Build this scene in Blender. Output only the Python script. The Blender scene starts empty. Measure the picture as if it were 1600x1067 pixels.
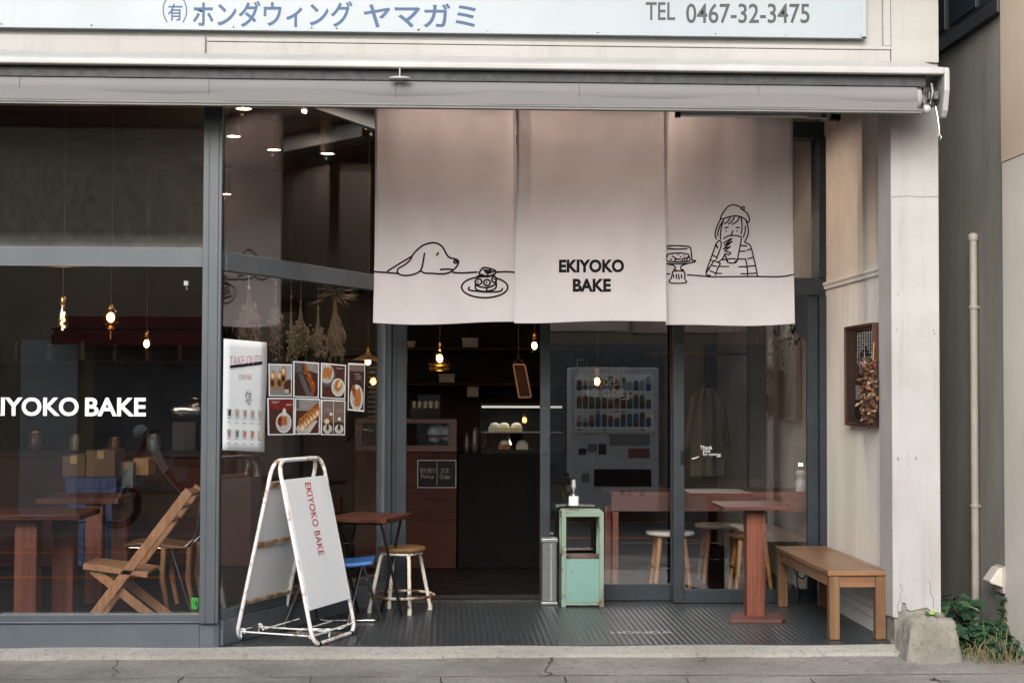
import bpy, bmesh, math, random
import numpy as np
from mathutils import Vector, Matrix
random.seed(7)
R = math.radians
SC = bpy.context.scene
COL = SC.collection

# ------------------------------------------------------------------ camera
FPX, YAW, PITCH, ROLL = 2437.5, .0423266, .0332220, .00316799
cy, sy, cp, sp = math.cos(YAW), math.sin(YAW), math.cos(PITCH), math.sin(PITCH)
fw = np.array([sy*cp, cy*cp, sp]); rt = np.array([cy, -sy, 0.]); up = np.cross(rt, fw)
cr, sr = math.cos(ROLL), math.sin(ROLL)
RM = np.array([cr*rt+sr*up, -sr*rt+cr*up, fw])
EYE = np.array([0., 0., 1.45])
cam = bpy.data.cameras.new('camera')
cam.sensor_width = 36; cam.lens = FPX/1600*36; cam.clip_end = 500; cam.clip_start = .05
camo = bpy.data.objects.new('camera', cam); COL.objects.link(camo)
camo.matrix_world = Matrix([[RM[0][0], RM[1][0], -RM[2][0], EYE[0]], [RM[0][1], RM[1][1], -RM[2][1], EYE[1]],
                            [RM[0][2], RM[1][2], -RM[2][2], EYE[2]], [0, 0, 0, 1]])
SC.camera = camo

# ------------------------------------------------------------------ light
SUN_EL, SUN_AZ = R(30), R(-14)         # azimuth measured from straight behind the viewer
world = bpy.data.worlds.new('World'); SC.world = world; world.use_nodes = True
nt = world.node_tree
sky = nt.nodes.new('ShaderNodeTexSky'); sky.sky_type = 'NISHITA'; sky.sun_disc = False
sky.sun_elevation = SUN_EL; sky.sun_rotation = math.pi - SUN_AZ
sky.air_density = 1.0; sky.dust_density = 5.0; sky.ozone_density = 1.0
hs = nt.nodes.new('ShaderNodeHueSaturation'); hs.inputs['Saturation'].default_value = .5   # overcast veil
nt.links.new(sky.outputs[0], hs.inputs['Color'])
nt.links.new(hs.outputs[0], nt.nodes['Background'].inputs[0])
nt.nodes['Background'].inputs[1].default_value = .15
sl = bpy.data.lights.new('sun', 'SUN'); sl.energy = .56; sl.angle = R(26); sl.color = (.93, .965, 1)
so = bpy.data.objects.new('sun', sl); COL.objects.link(so)
sd = Vector((math.sin(SUN_AZ)*-1*math.cos(SUN_EL), math.cos(SUN_AZ)*math.cos(SUN_EL), -math.sin(SUN_EL)))
so.rotation_euler = sd.to_track_quat('-Z', 'Y').to_euler(); so.location = (0, -4, 8)
SC.view_settings.view_transform = 'Standard'; SC.view_settings.look = 'None'
SC.view_settings.gamma = 1; SC.view_settings.use_curve_mapping = False
SC.view_settings.exposure = 0.84
SC.render.engine = 'CYCLES'
SC.cycles.use_denoising = True
SC.cycles.max_bounces = 10; SC.cycles.transparent_max_bounces = 24; SC.cycles.caustics_reflective = False
SC.cycles.sample_clamp_indirect = 6

# ------------------------------------------------------------------ pixel -> world helpers (photo is 1600 x 1067)
def ray(px, py): return np.array([(px-800)/FPX, -(py-533.5)/FPX, 1.]) @ RM
def at(px, py, Y): d = ray(px, py); return Vector(EYE + d*Y/d[1])
def fl(px, py, z=0.): d = ray(px, py); return Vector(EYE + d*(z-EYE[2])/d[2])
def atx(px, py, X): d = ray(px, py); return Vector(EYE + d*X/d[0])
def xa(px, Y, py=620): return at(px, py, Y).x
def za(py, Y, px=800): return at(px, py, Y).z
P0 = np.array([-1.295, 9.03, 0.]); DD = np.array([.4256, .9049, 0.]); NN = np.array([.9049, -.4256, 0.])   # angled shop window: along / outward
def dg(s, o, z): p = P0 + DD*s + NN*o; return Vector((p[0], p[1], z))
def dgp(px, py, o=0.):
    r = ray(px, py); O = P0 + NN*o
    return Vector(EYE + r*(((O-EYE) @ NN)/(r @ NN)))

# ------------------------------------------------------------------ colours and materials
def C(h, k=1.):
    h = h.lstrip('#'); o = []
    for i in (0, 2, 4):
        v = int(h[i:i+2], 16)/255
        o.append((v/12.92 if v <= .04045 else ((v+.055)/1.055)**2.4)*k)
    return (*o, 1)
def newmat(name):
    m = bpy.data.materials.new(name); m.use_nodes = True
    return m, m.node_tree, m.node_tree.nodes['Principled BSDF']
def coords(nt, stretch=(1, 1, 1), kind='Object'):
    tc = nt.nodes.new('ShaderNodeTexCoord'); mp = nt.nodes.new('ShaderNodeMapping')
    mp.inputs['Scale'].default_value = stretch
    nt.links.new(tc.outputs[kind], mp.inputs['Vector']); return mp.outputs[0]
def noise(nt, vec, scale, detail=6, rough=.6, dist=0):
    n = nt.nodes.new('ShaderNodeTexNoise'); n.inputs['Scale'].default_value = scale
    n.inputs['Detail'].default_value = detail; n.inputs['Roughness'].default_value = rough
    n.inputs['Distortion'].default_value = dist
    nt.links.new(vec, n.inputs['Vector']); return n.outputs['Fac']
def ramp(nt, fac, stops):
    r = nt.nodes.new('ShaderNodeValToRGB'); e = r.color_ramp.elements
    while len(e) < len(stops): e.new(.5)
    for k, (p, c) in zip(e, stops): k.position = p; k.color = c
    nt.links.new(fac, r.inputs[0]); return r.outputs[0]
def bumpn(nt, h, b, strength, dist=.01):
    n = nt.nodes.new('ShaderNodeBump'); n.inputs['Strength'].default_value = strength; n.inputs['Distance'].default_value = dist
    nt.links.new(h, n.inputs['Height'])
    nt.links.new(n.outputs[0], b.inputs['Normal']); return n
def mixc(nt, f, a, b):
    m = nt.nodes.new('ShaderNodeMix'); m.data_type = 'RGBA'
    if isinstance(f, float): m.inputs[0].default_value = f
    else: nt.links.new(f, m.inputs[0])
    for s, v in ((6, a), (7, b)):
        if isinstance(v, tuple): m.inputs[s].default_value = v
        else: nt.links.new(v, m.inputs[s])
    return m.outputs[2]
def mat(name, c, c2=None, rough=.6, metal=0., scale=4., stretch=(1, 1, 1), bump=0., bscale=40., lo=.35, hi=.65, spec=.5, coat=0., rv=.12):
    m, nt, b = newmat(name)
    v = coords(nt, stretch); f = noise(nt, v, scale)
    c2 = c2 or tuple(list(np.array(c[:3])*.86)+[1])
    nt.links.new(ramp(nt, f, [(lo, c), (hi, c2)]), b.inputs['Base Color'])
    rr = nt.nodes.new('ShaderNodeMapRange'); rr.inputs[3].default_value = max(.03, rough-rv); rr.inputs[4].default_value = min(1, rough+rv)
    nt.links.new(f, rr.inputs[0]); nt.links.new(rr.outputs[0], b.inputs['Roughness'])
    b.inputs['Metallic'].default_value = metal; b.inputs['Specular IOR Level'].default_value = spec
    b.inputs['Coat Weight'].default_value = coat
    if bump: bumpn(nt, noise(nt, v, bscale, 8, .7), b, bump, .006)
    return m
def worn(name, paint, rust, thr=.62, scale=9., rough=.45, soft=.05, bump=.15, stretch=(1, 1, 1), c2=None):
    m, nt, b = newmat(name); v = coords(nt, stretch)
    f = noise(nt, v, scale, 9, .65); g = noise(nt, v, 3., 3)
    base = ramp(nt, g, [(.3, paint), (.7, c2 or tuple(list(np.array(paint[:3])*.85)+[1]))])
    rc = ramp(nt, noise(nt, v, 60.), [(.3, rust), (.7, tuple(list(np.array(rust[:3])*.45)+[1]))])
    k = ramp(nt, f, [(thr-soft, (0, 0, 0, 1)), (thr+soft, (1, 1, 1, 1))])
    nt.links.new(mixc(nt, k, base, rc), b.inputs['Base Color'])
    b.inputs['Roughness'].default_value = rough
    bumpn(nt, f, b, bump, .004); return m
def wood(name, c, c2, axis='x', rough=.5, grain=22., bump=.12, coat=0.):
    st = {'x': (.06, 1, 1), 'y': (1, .06, 1), 'z': (1, 1, .06)}[axis]
    m, nt, b = newmat(name); v = coords(nt, st)
    f = noise(nt, v, grain, 8, .62, .6); g = noise(nt, coords(nt), 2.2, 3)
    a = ramp(nt, f, [(.32, c), (.68, c2)])
    dk = tuple(list(np.array(c2[:3])*.55)+[1])
    k = ramp(nt, g, [(.45, (0, 0, 0, 1)), (.85, (.6, .6, .6, 1))])
    nt.links.new(mixc(nt, k, a, dk), b.inputs['Base Color'])
    b.inputs['Roughness'].default_value = rough; b.inputs['Coat Weight'].default_value = coat; b.inputs['Coat Roughness'].default_value = .25
    bumpn(nt, f, b, bump, .003); return m
def glassmat(name, tint=(1, 1, 1, 1), base=.05, rough=0., dirt=0.):
    m = bpy.data.materials.new(name); m.use_nodes = True; nt = m.node_tree; nt.nodes.clear()
    out = nt.nodes.new('ShaderNodeOutputMaterial'); tr = nt.nodes.new('ShaderNodeBsdfTransparent'); gl = nt.nodes.new('ShaderNodeBsdfGlossy')
    tr.inputs[0].default_value = tint; gl.inputs['Roughness'].default_value = rough
    lw = nt.nodes.new('ShaderNodeLayerWeight'); lw.inputs[0].default_value = .5
    pw = nt.nodes.new('ShaderNodeMath'); pw.operation = 'POWER'; pw.inputs[1].default_value = 5; nt.links.new(lw.outputs['Facing'], pw.inputs[0])
    ma = nt.nodes.new('ShaderNodeMath'); ma.operation = 'MULTIPLY_ADD'; ma.inputs[1].default_value = .95; ma.inputs[2].default_value = base
    ma.use_clamp = True; nt.links.new(pw.outputs[0], ma.inputs[0])
    mx = nt.nodes.new('ShaderNodeMixShader'); nt.links.new(ma.outputs[0], mx.inputs[0])
    nt.links.new(tr.outputs[0], mx.inputs[1]); nt.links.new(gl.outputs[0], mx.inputs[2])
    last = mx.outputs[0]
    if dirt:
        df = nt.nodes.new('ShaderNodeBsdfDiffuse'); df.inputs[0].default_value = (.5, .49, .46, 1)
        f = noise(nt, coords(nt, (1, 1, .6)), 28., 9, .75)
        k1 = ramp(nt, f, [(.25, (dirt*.25,)*3+(1,)), (.75, (dirt, dirt, dirt, 1))])
        sx = nt.nodes.new('ShaderNodeSeparateXYZ'); nt.links.new(coords(nt, kind='Generated'), sx.inputs[0])
        kz = ramp(nt, sx.outputs['Z'], [(0, (1, 1, 1, 1)), (.03, (.5, .5, .5, 1)), (.09, (.16, .16, .16, 1)), (1, (.1, .1, .1, 1))])
        mm_ = nt.nodes.new('ShaderNodeMix'); mm_.data_type = 'RGBA'; mm_.blend_type = 'MULTIPLY'; mm_.inputs[0].default_value = 1
        nt.links.new(k1, mm_.inputs[6]); nt.links.new(kz, mm_.inputs[7]); k = mm_.outputs[2]
        m2 = nt.nodes.new('ShaderNodeMixShader'); nt.links.new(k, m2.inputs[0]); nt.links.new(last, m2.inputs[1]); nt.links.new(df.outputs[0], m2.inputs[2]); last = m2.outputs[0]
    nt.links.new(last, out.inputs[0]); return m
def emit(name, c, s):
    m, nt, b = newmat(name); b.inputs['Base Color'].default_value = c
    b.inputs['Emission Color'].default_value = c; b.inputs['Emission Strength'].default_value = s; return m
def clothmat(name, c, c2, trans=.25):
    m, nt, b = newmat(name); v = coords(nt)
    f = noise(nt, v, 2.5, 4)
    colr = ramp(nt, f, [(.35, c), (.65, c2)])
    nt.links.new(colr, b.inputs['Base Color']); b.inputs['Roughness'].default_value = .95; b.inputs['Specular IOR Level'].default_value = .1
    bumpn(nt, noise(nt, v, 600., 2), b, .12, .001)
    tl = nt.nodes.new('ShaderNodeBsdfTranslucent'); nt.links.new(colr, tl.inputs[0])
    mx = nt.nodes.new('ShaderNodeMixShader'); mx.inputs[0].default_value = trans
    o = nt.nodes['Material Output']; nt.links.new(b.outputs[0], mx.inputs[1]); nt.links.new(tl.outputs[0], mx.inputs[2]); nt.links.new(mx.outputs[0], o.inputs[0])
    return m

# ------------------------------------------------------------------ mesh builder and scene-graph helpers
ORG = {}
class M:
    def __init__(s): s.v = []; s.f = []; s.mi = []; s.k = 0; s.sm = []
    def add(s, vs, fs, smooth=False):
        n = len(s.v); s.v += [tuple(p) for p in vs]
        for f in fs: s.f.append([n+i for i in f]); s.mi.append(s.k); s.sm.append(smooth)
        return s
    def mat(s, k): s.k = k; return s
    def box(s, x0, x1, y0, y1, z0, z1, fn=None):
        vs = [(x, y, z) for z in (z0, z1) for y in (y0, y1) for x in (x0, x1)]
        if fn: vs = [fn(*p) for p in vs]
        return s.add(vs, [(0, 2, 3, 1), (4, 5, 7, 6), (0, 1, 5, 4), (1, 3, 7, 5), (3, 2, 6, 7), (2, 0, 4, 6)])
    def dbox(s, s0, s1, o0, o1, z0, z1): return s.box(s0, s1, o0, o1, z0, z1, lambda a, b, c: dg(a, b, c))
    def bar(s, a, b, w, h, upv=(0, 0, 1)):
        a = Vector(a); b = Vector(b); d = (b-a).normalized(); u = Vector(upv)
        if abs(d.dot(u)) > .98: u = Vector((0, 1, 0))
        x = d.cross(u).normalized(); y = x.cross(d).normalized()
        vs = [p + x*i*w/2 + y*j*h/2 for p in (a, b) for i, j in ((-1, -1), (1, -1), (1, 1), (-1, 1))]
        return s.add(vs, [(3, 2, 1, 0), (4, 5, 6, 7), (0, 1, 5, 4), (1, 2, 6, 5), (2, 3, 7, 6), (3, 0, 4, 7)])
    def tube(s, pts, r, n=8, closed=False, cap=True):
        P = [Vector(p) for p in pts]; m = len(P); rs = r if isinstance(r, (list, tuple)) else [r]*m
        T = []
        for i in range(m):
            a = P[(i-1) % m] if closed or i else P[i]; b = P[(i+1) % m] if closed or i < m-1 else P[i]
            t = (b-a); T.append(t.normalized() if t.length > 1e-9 else Vector((0, 0, 1)))
        u = T[0].cross(Vector((.13, .31, .94)))
        if u.length < .1: u = T[0].cross(Vector((1, 0, 0)))
        u.normalize(); vs = []
        for i in range(m):
            u = (u - T[i]*u.dot(T[i])).normalized(); w = T[i].cross(u)
            vs += [P[i] + (u*math.cos(2*math.pi*k/n) + w*math.sin(2*math.pi*k/n))*rs[i] for k in range(n)]
        fs = []
        for i in range(m if closed else m-1):
            j = (i+1) % m
            fs += [(i*n+k, i*n+(k+1) % n, j*n+(k+1) % n, j*n+k) for k in range(n)]
        s.add(vs, fs, True)
        if cap and not closed: s.add(vs[:n], [tuple(range(n))[::-1]]); s.add(vs[-n:], [tuple(range(n))])
        return s
    def lathe(s, c, prof, n=24, axis=None, cap=True):
        c = Vector(c); q = Vector(axis).to_track_quat('Z', 'Y') if axis else None
        vs = []
        for r, z in prof:
            for k in range(n):
                p = Vector((r*math.cos(2*math.pi*k/n), r*math.sin(2*math.pi*k/n), z))
                if q: p = q @ p
                vs.append(c+p)
        m = len(prof)
        fs = [(i*n+k, i*n+(k+1) % n, (i+1)*n+(k+1) % n, (i+1)*n+k) for i in range(m-1) for k in range(n)]
        s.add(vs, fs, True)
        if cap:
            if prof[0][0] > 1e-4: s.add(vs[:n], [tuple(range(n))[::-1]])
            if prof[-1][0] > 1e-4: s.add(vs[-n:], [tuple(range(n))])
        return s
    def ball(s, c, rx, ry=None, rz=None, n=12, m=8, jit=0.):
        ry = ry or rx; rz = rz or rx; c = Vector(c); vs = []
        for i in range(m+1):
            t = math.pi*i/m
            for k in range(n):
                j = 1+random.uniform(-jit, jit); a = 2*math.pi*k/n
                vs.append(c + Vector((rx*math.sin(t)*math.cos(a)*j, ry*math.sin(t)*math.sin(a)*j, rz*math.cos(t)*j)))
        return s.add(vs, [(i*n+k, (i+1)*n+k, (i+1)*n+(k+1) % n, i*n+(k+1) % n) for i in range(m) for k in range(n)], True)
    def prism(s, pts, off):
        off = Vector(off); n = len(pts); vs = [Vector(p) for p in pts] + [Vector(p)+off for p in pts]
        return s.add(vs, [tuple(range(n))[::-1], tuple(range(n, 2*n))] + [(i, (i+1) % n, n+(i+1) % n, n+i) for i in range(n)])
    def grid(s, fn, nu, nv, smooth=True):
        vs = [fn(i/nu, j/nv) for j in range(nv+1) for i in range(nu+1)]; w = nu+1
        return s.add(vs, [(j*w+i, j*w+i+1, (j+1)*w+i+1, (j+1)*w+i) for j in range(nv) for i in range(nu)], smooth)
    def build(s, name, mats, parent=None, bevel=0., solid=0., sub=0):
        me = bpy.data.meshes.new(name); o = bpy.data.objects.new(name, me); COL.objects.link(o)
        org = Vector((0, 0, 0))
        if parent is not None: org = ORG[parent.name]; o.parent = parent
        ORG[o.name] = org
        me.from_pydata([tuple(Vector(p)-org) for p in s.v], [], s.f)
        for m in (mats if isinstance(mats, (list, tuple)) else [mats]): me.materials.append(m)
        me.polygons.foreach_set('material_index', s.mi); me.polygons.foreach_set('use_smooth', s.sm)
        me.update()
        if solid: md = o.modifiers.new('solid', 'SOLIDIFY'); md.thickness = solid; md.offset = 0
        if bevel: md = o.modifiers.new('bevel', 'BEVEL'); md.width = bevel; md.segments = 2; md.limit_method = 'ANGLE'; md.angle_limit = R(40)
        if sub: md = o.modifiers.new('sub', 'SUBSURF'); md.levels = sub; md.render_levels = sub
        return o
def tag(o, label=None, cat=None, group=None, kind=None):
    for k, v in (('label', label), ('category', cat), ('group', group), ('kind', kind)):
        if v: o[k] = v
    return o
def thing(name, loc, label, cat, group=None):
    o = bpy.data.objects.new(name, None); COL.objects.link(o); o.location = loc; o.empty_display_size = .1
    ORG[o.name] = Vector(loc); return tag(o, label, cat, group)
def copy_thing(o, loc, rz, label):
    def rec(q, par):
        c = q.copy(); COL.objects.link(c)
        if par is not None: c.parent = par
        for ch in [x for x in COL.objects if x.parent == q]: rec(ch, c)
        return c
    c = rec(o, None); c.location = loc; c.rotation_euler = (0, 0, rz); c['label'] = label; return c
def rpath(pts, r, n=5, closed=False):
    P = [Vector(p) for p in pts]; out = []; m = len(P)
    for i in range(m):
        if not closed and i in (0, m-1): out.append(P[i]); continue
        a, b, c = P[i-1], P[i], P[(i+1) % m]
        d1 = (a-b); d2 = (c-b); q = min(r, d1.length*.49, d2.length*.49)
        p1 = b+d1.normalized()*q; p2 = b+d2.normalized()*q
        for k in range(n+1):
            t = k/n; out.append(p1*(1-t)**2 + b*2*t*(1-t) + p2*t*t)
    return out
_TX = {}
def glyphs(body, bold=0., spacing=1.):
    key = (body, bold, spacing)
    if key not in _TX:
        cu = bpy.data.curves.new('lettering', 'FONT'); cu.body = body; cu.size = 1; cu.offset = bold; cu.resolution_u = 4; cu.space_character = spacing
        o = bpy.data.objects.new('lettering', cu); COL.objects.link(o)
        me = bpy.data.meshes.new_from_object(o.evaluated_get(bpy.context.evaluated_depsgraph_get()))
        v = np.array([p.co[:2] for p in me.vertices]); f = [tuple(p.vertices) for p in me.polygons]
        bpy.data.objects.remove(o); bpy.data.curves.remove(cu); bpy.data.meshes.remove(me)
        lo = v.min(0); hi = v.max(0); _TX[key] = ((v-lo)/(hi-lo), f)
    return _TX[key]
def text(mb, body, fn, bold=0., spacing=1.):
    """fn maps (u, v) in the 0..1 box of the text to a point"""
    v, f = glyphs(body, bold, spacing); return mb.add([fn(a, b) for a, b in v], f)
def tbox(px0, px1, pyt, pyb, Y):      # text box given in photo pixels on the plane y = Y
    a = at(px0, pyb, Y); b = at(px1, pyt, Y); c = at(px1, pyb, Y)
    return lambda u, v: Vector((a.x+(b.x-a.x)*u, Y, (a.z+(c.z-a.z)*u) + (b.z-c.z)*v))
def smooth_line(pts, k=5):
    if len(pts) < 3: return pts
    P = [np.array(p, float) for p in pts]; out = []
    for i in range(len(P)-1):
        p0 = P[max(i-1, 0)]; p1 = P[i]; p2 = P[i+1]; p3 = P[min(i+2, len(P)-1)]
        for j in range(k):
            t = j/k
            out.append(.5*((2*p1)+(-p0+p2)*t+(2*p0-5*p1+4*p2-p3)*t*t+(-p0+3*p1-3*p2+p3)*t**3))
    out.append(P[-1]); return out
def stroke(mb, pts, w, fn, curve=True):
    """ribbon of width w along 2-D points, fn maps (a, b) to 3-D"""
    P = smooth_line(pts) if curve else pts
    P = [np.array(p, float) for p in P]; n = len(P); L = []
    for i in range(n):
        t = P[min(i+1, n-1)]-P[max(i-1, 0)]; l = np.hypot(*t) or 1
        q = np.array([-t[1], t[0]])/l*w/2; L += [P[i]-q, P[i]+q]
    mb.add([fn(*p) for p in L], [(2*i, 2*i+2, 2*i+3, 2*i+1) for i in range(n-1)])
    for e in (0, n-1):                                    # round ends
        c = P[e]; mb.add([fn(c[0]+w/2*math.cos(a*math.pi/4), c[1]+w/2*math.sin(a*math.pi/4)) for a in range(8)], [tuple(range(8))])

# ------------------------------------------------------------------ palette
GREYFR = worn('grey_frame_paint', C('#6b737a', .56), C('#a8a8a6'), .74, 30., .45, .03, .05, c2=C('#5f6870', .56))
DARKFR = mat('dark_frame_paint', C('#465059', .42), C('#3c464e', .38), rough=.45, scale=8, spec=.3)
PLINTH = worn('plinth_paint', C('#6c747c', .68), C('#9a9a98'), .76, 26., .55, .02, .25, c2=C('#5e666e', .68))
STUCCO = mat('white_stucco', C('#e8e8e8', .51), C('#dadad8', .51), rough=.85, scale=2.2, bump=.8, bscale=75.)
def weather(m, c, stretch, scale, lo, hi, amt):      # rain streaks and grime
    nt = m.node_tree; b = nt.nodes['Principled BSDF']; src = b.inputs['Base Color'].links[0].from_socket
    k = ramp(nt, noise(nt, coords(nt, stretch), scale, 8, .7), [(lo, (0, 0, 0, 1)), (hi, (amt, amt, amt, 1))])
    nt.links.new(mixc(nt, k, src, c), b.inputs['Base Color'])
weather(STUCCO, C('#8b867c', .7), (1, 1, .08), 14., .52, .8, .45)
SMOOTHW = mat('smooth_white_paint', C('#dedcd8'), C('#cfccc6'), rough=.7, scale=2.)
BEAD = mat('beadboard_paint', C('#d4d1cc'), C('#c4c0ba'), rough=.6, scale=1.6, stretch=(1, 3, .4))
FASCIA = mat('cream_panel', C('#e9e8e5', .44), C('#dcdad5', .44), rough=.55, scale=1.3, stretch=(.4, 1, 2.5))
weather(FASCIA, C('#8f887c', .6), (1, 1, .12), 9., .52, .8, .4)
weather(SMOOTHW, C('#8f8a80'), (1, 1, .1), 12., .55, .85, .3)
weather(BEAD, C('#8f8a80'), (1, 1, .06), 10., .55, .85, .35)
CEIL = mat('porch_ceiling', C('#857c74'), C('#766e66'), rough=.8)
CONC = mat('rough_concrete', C('#a9a59c', .85), C('#76736c', .8), rough=.9, scale=7., bump=.8, bscale=35., lo=.3, hi=.72)
WHITEMET = mat('white_enamel', C('#efefee', .47), C('#dfdedb', .47), rough=.35, scale=3.)
AWNFAB = mat('grey_awning_fabric', C('#9b9b9d', .55), C('#929294', .55), rough=.75, scale=1.5, stretch=(.5, 1, 4), bump=.25, bscale=5.)
weather(AWNFAB, C('#5d5d5e'), (.25, 1, 3), 3., .55, .85, .35)
BLACK = mat('matt_black', C('#17171a'), C('#0e0e10'), rough=.6, spec=.2)
SIGNW = mat('sign_white', C('#e0eef8', .41), C('#d9e7f2', .41), rough=.35, scale=1.2)
weather(SIGNW, C('#9aa0a2', .7), (1, 1, .1), 7., .55, .9, .3)
BLUE = mat('sign_blue', C('#2f78b8', .3), C('#3a80bc', .3), rough=.5)
SGREY = mat('sign_grey', C('#5f686b', .24), C('#6a7274', .24), rough=.5)
RUSTD = mat('rust_spot', C('#8a4a20'), C('#5a2f16'), rough=.9)
GLASS = glassmat('window_glass', base=.12)
GLASSUP = glassmat('dusty_window_glass', base=.055, dirt=.16)
CLEAR = glassmat('clear_glass', tint=(.93, .95, .95, 1), base=.10)
AMBER = glassmat('amber_glass', tint=(.86, .55, .28, 1), base=.14, rough=.05)
WHITEV = mat('white_vinyl', C('#f6f6f4'), rough=.5)
NOREN = clothmat('linen_cloth', C('#dedadb', .97), C('#d6d1d2', .97), .45)
INK = mat('black_ink', C('#1c1a1c'), rough=.9, spec=.1)
RUBBER = None
INTW = mat('interior_dark_wall', C('#332a24', .7), C('#28211c', .7), rough=.8)
INTC = mat('interior_ceiling', C('#4a413a'), C('#413832'), rough=.85)
INTR = mat("interior_side_wall", C("#a9a7a1"), C("#9a9892"), rough=.85)
INTF = mat('interior_floor', C('#1f1d1c'), C('#141312'), rough=.5)
REDWOOD = wood('red_brown_wood', C('#93523a', .75), C('#4e2416', .75), 'z', .45, 24., .35)
REDTOP = wood('red_brown_wood_flat', C('#74493b', .65), C('#3a2019', .65), 'x', .42, 30., .12)
TEAK = wood('oiled_teak', C('#9d7552', .85), C('#6f4d33', .85), 'y', .33, 34., .15, .25)
TEAKX = wood('oiled_teak_cross', C('#9d7552', .85), C('#74503a', .85), 'x', .36, 34., .15, .2)
TEAKZ = wood('oiled_teak_leg', C('#8f6d4e', .85), C('#65472f', .85), 'z', .42, 34., .15)
PINE = wood('folding_chair_wood', C('#ba8a62', .9), C('#8c6142', .9), 'z', .5, 26., .12)
OAK = wood('pale_stool_wood', C('#b38352'), C('#94673c'), 'z', .5)
DKWOOD = wood('dark_wood', C('#4a2c22'), C('#341d17'), 'x', .5)
COUNTERW = wood('counter_wood', C('#5a3426', .5), C('#3d2219', .5), 'x', .5)
STEEL = mat('dark_steel', C('#4b4744'), C('#35312f'), rough=.35, metal=.8)
CHROME = mat('chrome', C('#c9c9c9'), C('#9a9894'), rough=.16, metal=1., scale=9.)
BRASS = mat('brass', C('#b98d4f'), C('#8d6633'), rough=.3, metal=1.)
PAPER = mat('white_paper', C('#f1f5f8'), C('#e9eff3'), rough=.7, scale=1.)
BULB = emit('lit_filament', (1, .62, .28, 1), 28.)
BULBW = emit('lit_lamp_disc', (1, .80, .55, 1), 9.)
BULBD = emit('downlight_disc', (1, .82, .6, 1), 3.)
BULBC = emit('lit_cool_disc', (.85, .93, 1, 1), 5.)

for m_ in (INTW, INTC, INTF, DKWOOD, COUNTERW, REDTOP): m_.node_tree.nodes['Principled BSDF'].inputs['Specular IOR Level'].default_value = .12
def plight(name, loc, col, w, parent, r=.03, kind='POINT'):
    r = min(r, .012)
    l = bpy.data.lights.new(name, kind); l.energy = w; l.color = col; l.shadow_soft_size = r
    o = bpy.data.objects.new(name, l); COL.objects.link(o); o.parent = parent; o.location = Vector(loc)-ORG[parent.name]; return o

# ================================================================== SETTING: ground
def asphalt(name, c, c2, dark, sc=1.):
    m, nt, b = newmat(name); v = coords(nt)
    big = noise(nt, v, 1.6*sc, 6, .65); fine = noise(nt, v, 140*sc, 4, .8); mid = noise(nt, v, 30*sc, 5, .7)
    a = ramp(nt, big, [(.36, c), (.64, c2)])
    k = ramp(nt, fine, [(.38, (1, 1, 1, 1)), (.62, (0, 0, 0, 1))])
    a = mixc(nt, k, a, mixc(nt, .5, a, dark))
    k2 = ramp(nt, mid, [(.52, (0, 0, 0, 1)), (.70, (.7, .7, .7, 1))])
    a = mixc(nt, k2, a, dark)
    nt.links.new(a, b.inputs['Base Color']); b.inputs['Roughness'].default_value = .9
    bumpn(nt, fine, b, .7, .004); return m
PAVE = asphalt('worn_pavement', C('#9f9d98'), C('#7b7974'), C('#4c4a47'))
KERBM = asphalt('threshold_concrete', C('#b5b3ac'), C('#9a988f'), C('#6a6862'))
ROADM = asphalt('road_asphalt', C('#5c5c5c'), C('#4c4c4d'), C('#2e2e2e'))
DIRT = mat('soil', C('#4a4236'), C('#2f2a22'), rough=1, scale=20., bump=.8)
LUMP = asphalt('weathered_concrete', C('#a39e95', .95), C('#7d7971', .9), C('#4f4c46'), 1.6)
CRACK = mat('crack_dark', C('#35332f'), C('#27251f'), rough=1)
g = M().box(-250, 250, -250, 250, -.7, -.5).build('ground', mat('far_ground', C('#6f6d68'), rough=.95)); tag(g, kind='structure')
g = M().box(-60, 60, 1.2, 7.0, -.6, -.22).build('road', ROADM); tag(g, kind='structure')
ln = M().box(-60, 60, 3.78, 3.93, -.219, -.214).box(-60, 60, 1.55, 1.7, -.219, -.214).mat(1).box(-60, 60, 6.5, 6.65, -.219, -.214)
tag(ln.build('road_marking', [mat('orange_line', C('#c9792f'), rough=.8), mat('white_line', C('#cfcfca'), rough=.8)]), kind='structure')
g = M().box(-60, 60, -40, 1.2, -.6, -.09).build('far_pavement', PAVE, bevel=.02); tag(g, kind='structure')
def pav(u, v):
    x = -14+34*u; y = 7.0+1.93*v
    return (x, y, -.105+.055*v+.004*math.sin(x*2.1)*math.sin(y*3+x))
g = M().grid(pav, 160, 10).box(-14, 20, 6.86, 6.998, -.6, -.104).mat(1)
rr = random.Random(3)
def pz(x, y): return pav((x+14)/34, (y-7.0)/1.93)[2]+.0035
def crack(x0, y0, x1, y1, w, n=14, jit=.03):
    pts = []
    for i in range(n+1):
        t = i/n; pts.append((x0+(x1-x0)*t+rr.uniform(-jit, jit), y0+(y1-y0)*t+rr.uniform(-jit, jit)*.5))
    for i in range(n):
        a = np.array(pts[i]); b = np.array(pts[i+1]); d = b-a; q = np.array([-d[1], d[0]])/np.hypot(*d)*w*rr.uniform(.3, .8)
        g.add([(p[0], p[1], pz(*p)) for p in (a-q, b-q, b+q, a+q)], [(0, 1, 2, 3)])
JY = fl(800, 1060, -.075).y
crack(-3.5, JY-.01, 4, JY+.02, .006, 60, .012)
for px in (285, 487, 690, 880, 1070, 1265, 1460): a = fl(px, 1061, -.075); crack(a.x, a.y, a.x+.04, 7.2, .007, 12, .01)
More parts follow.
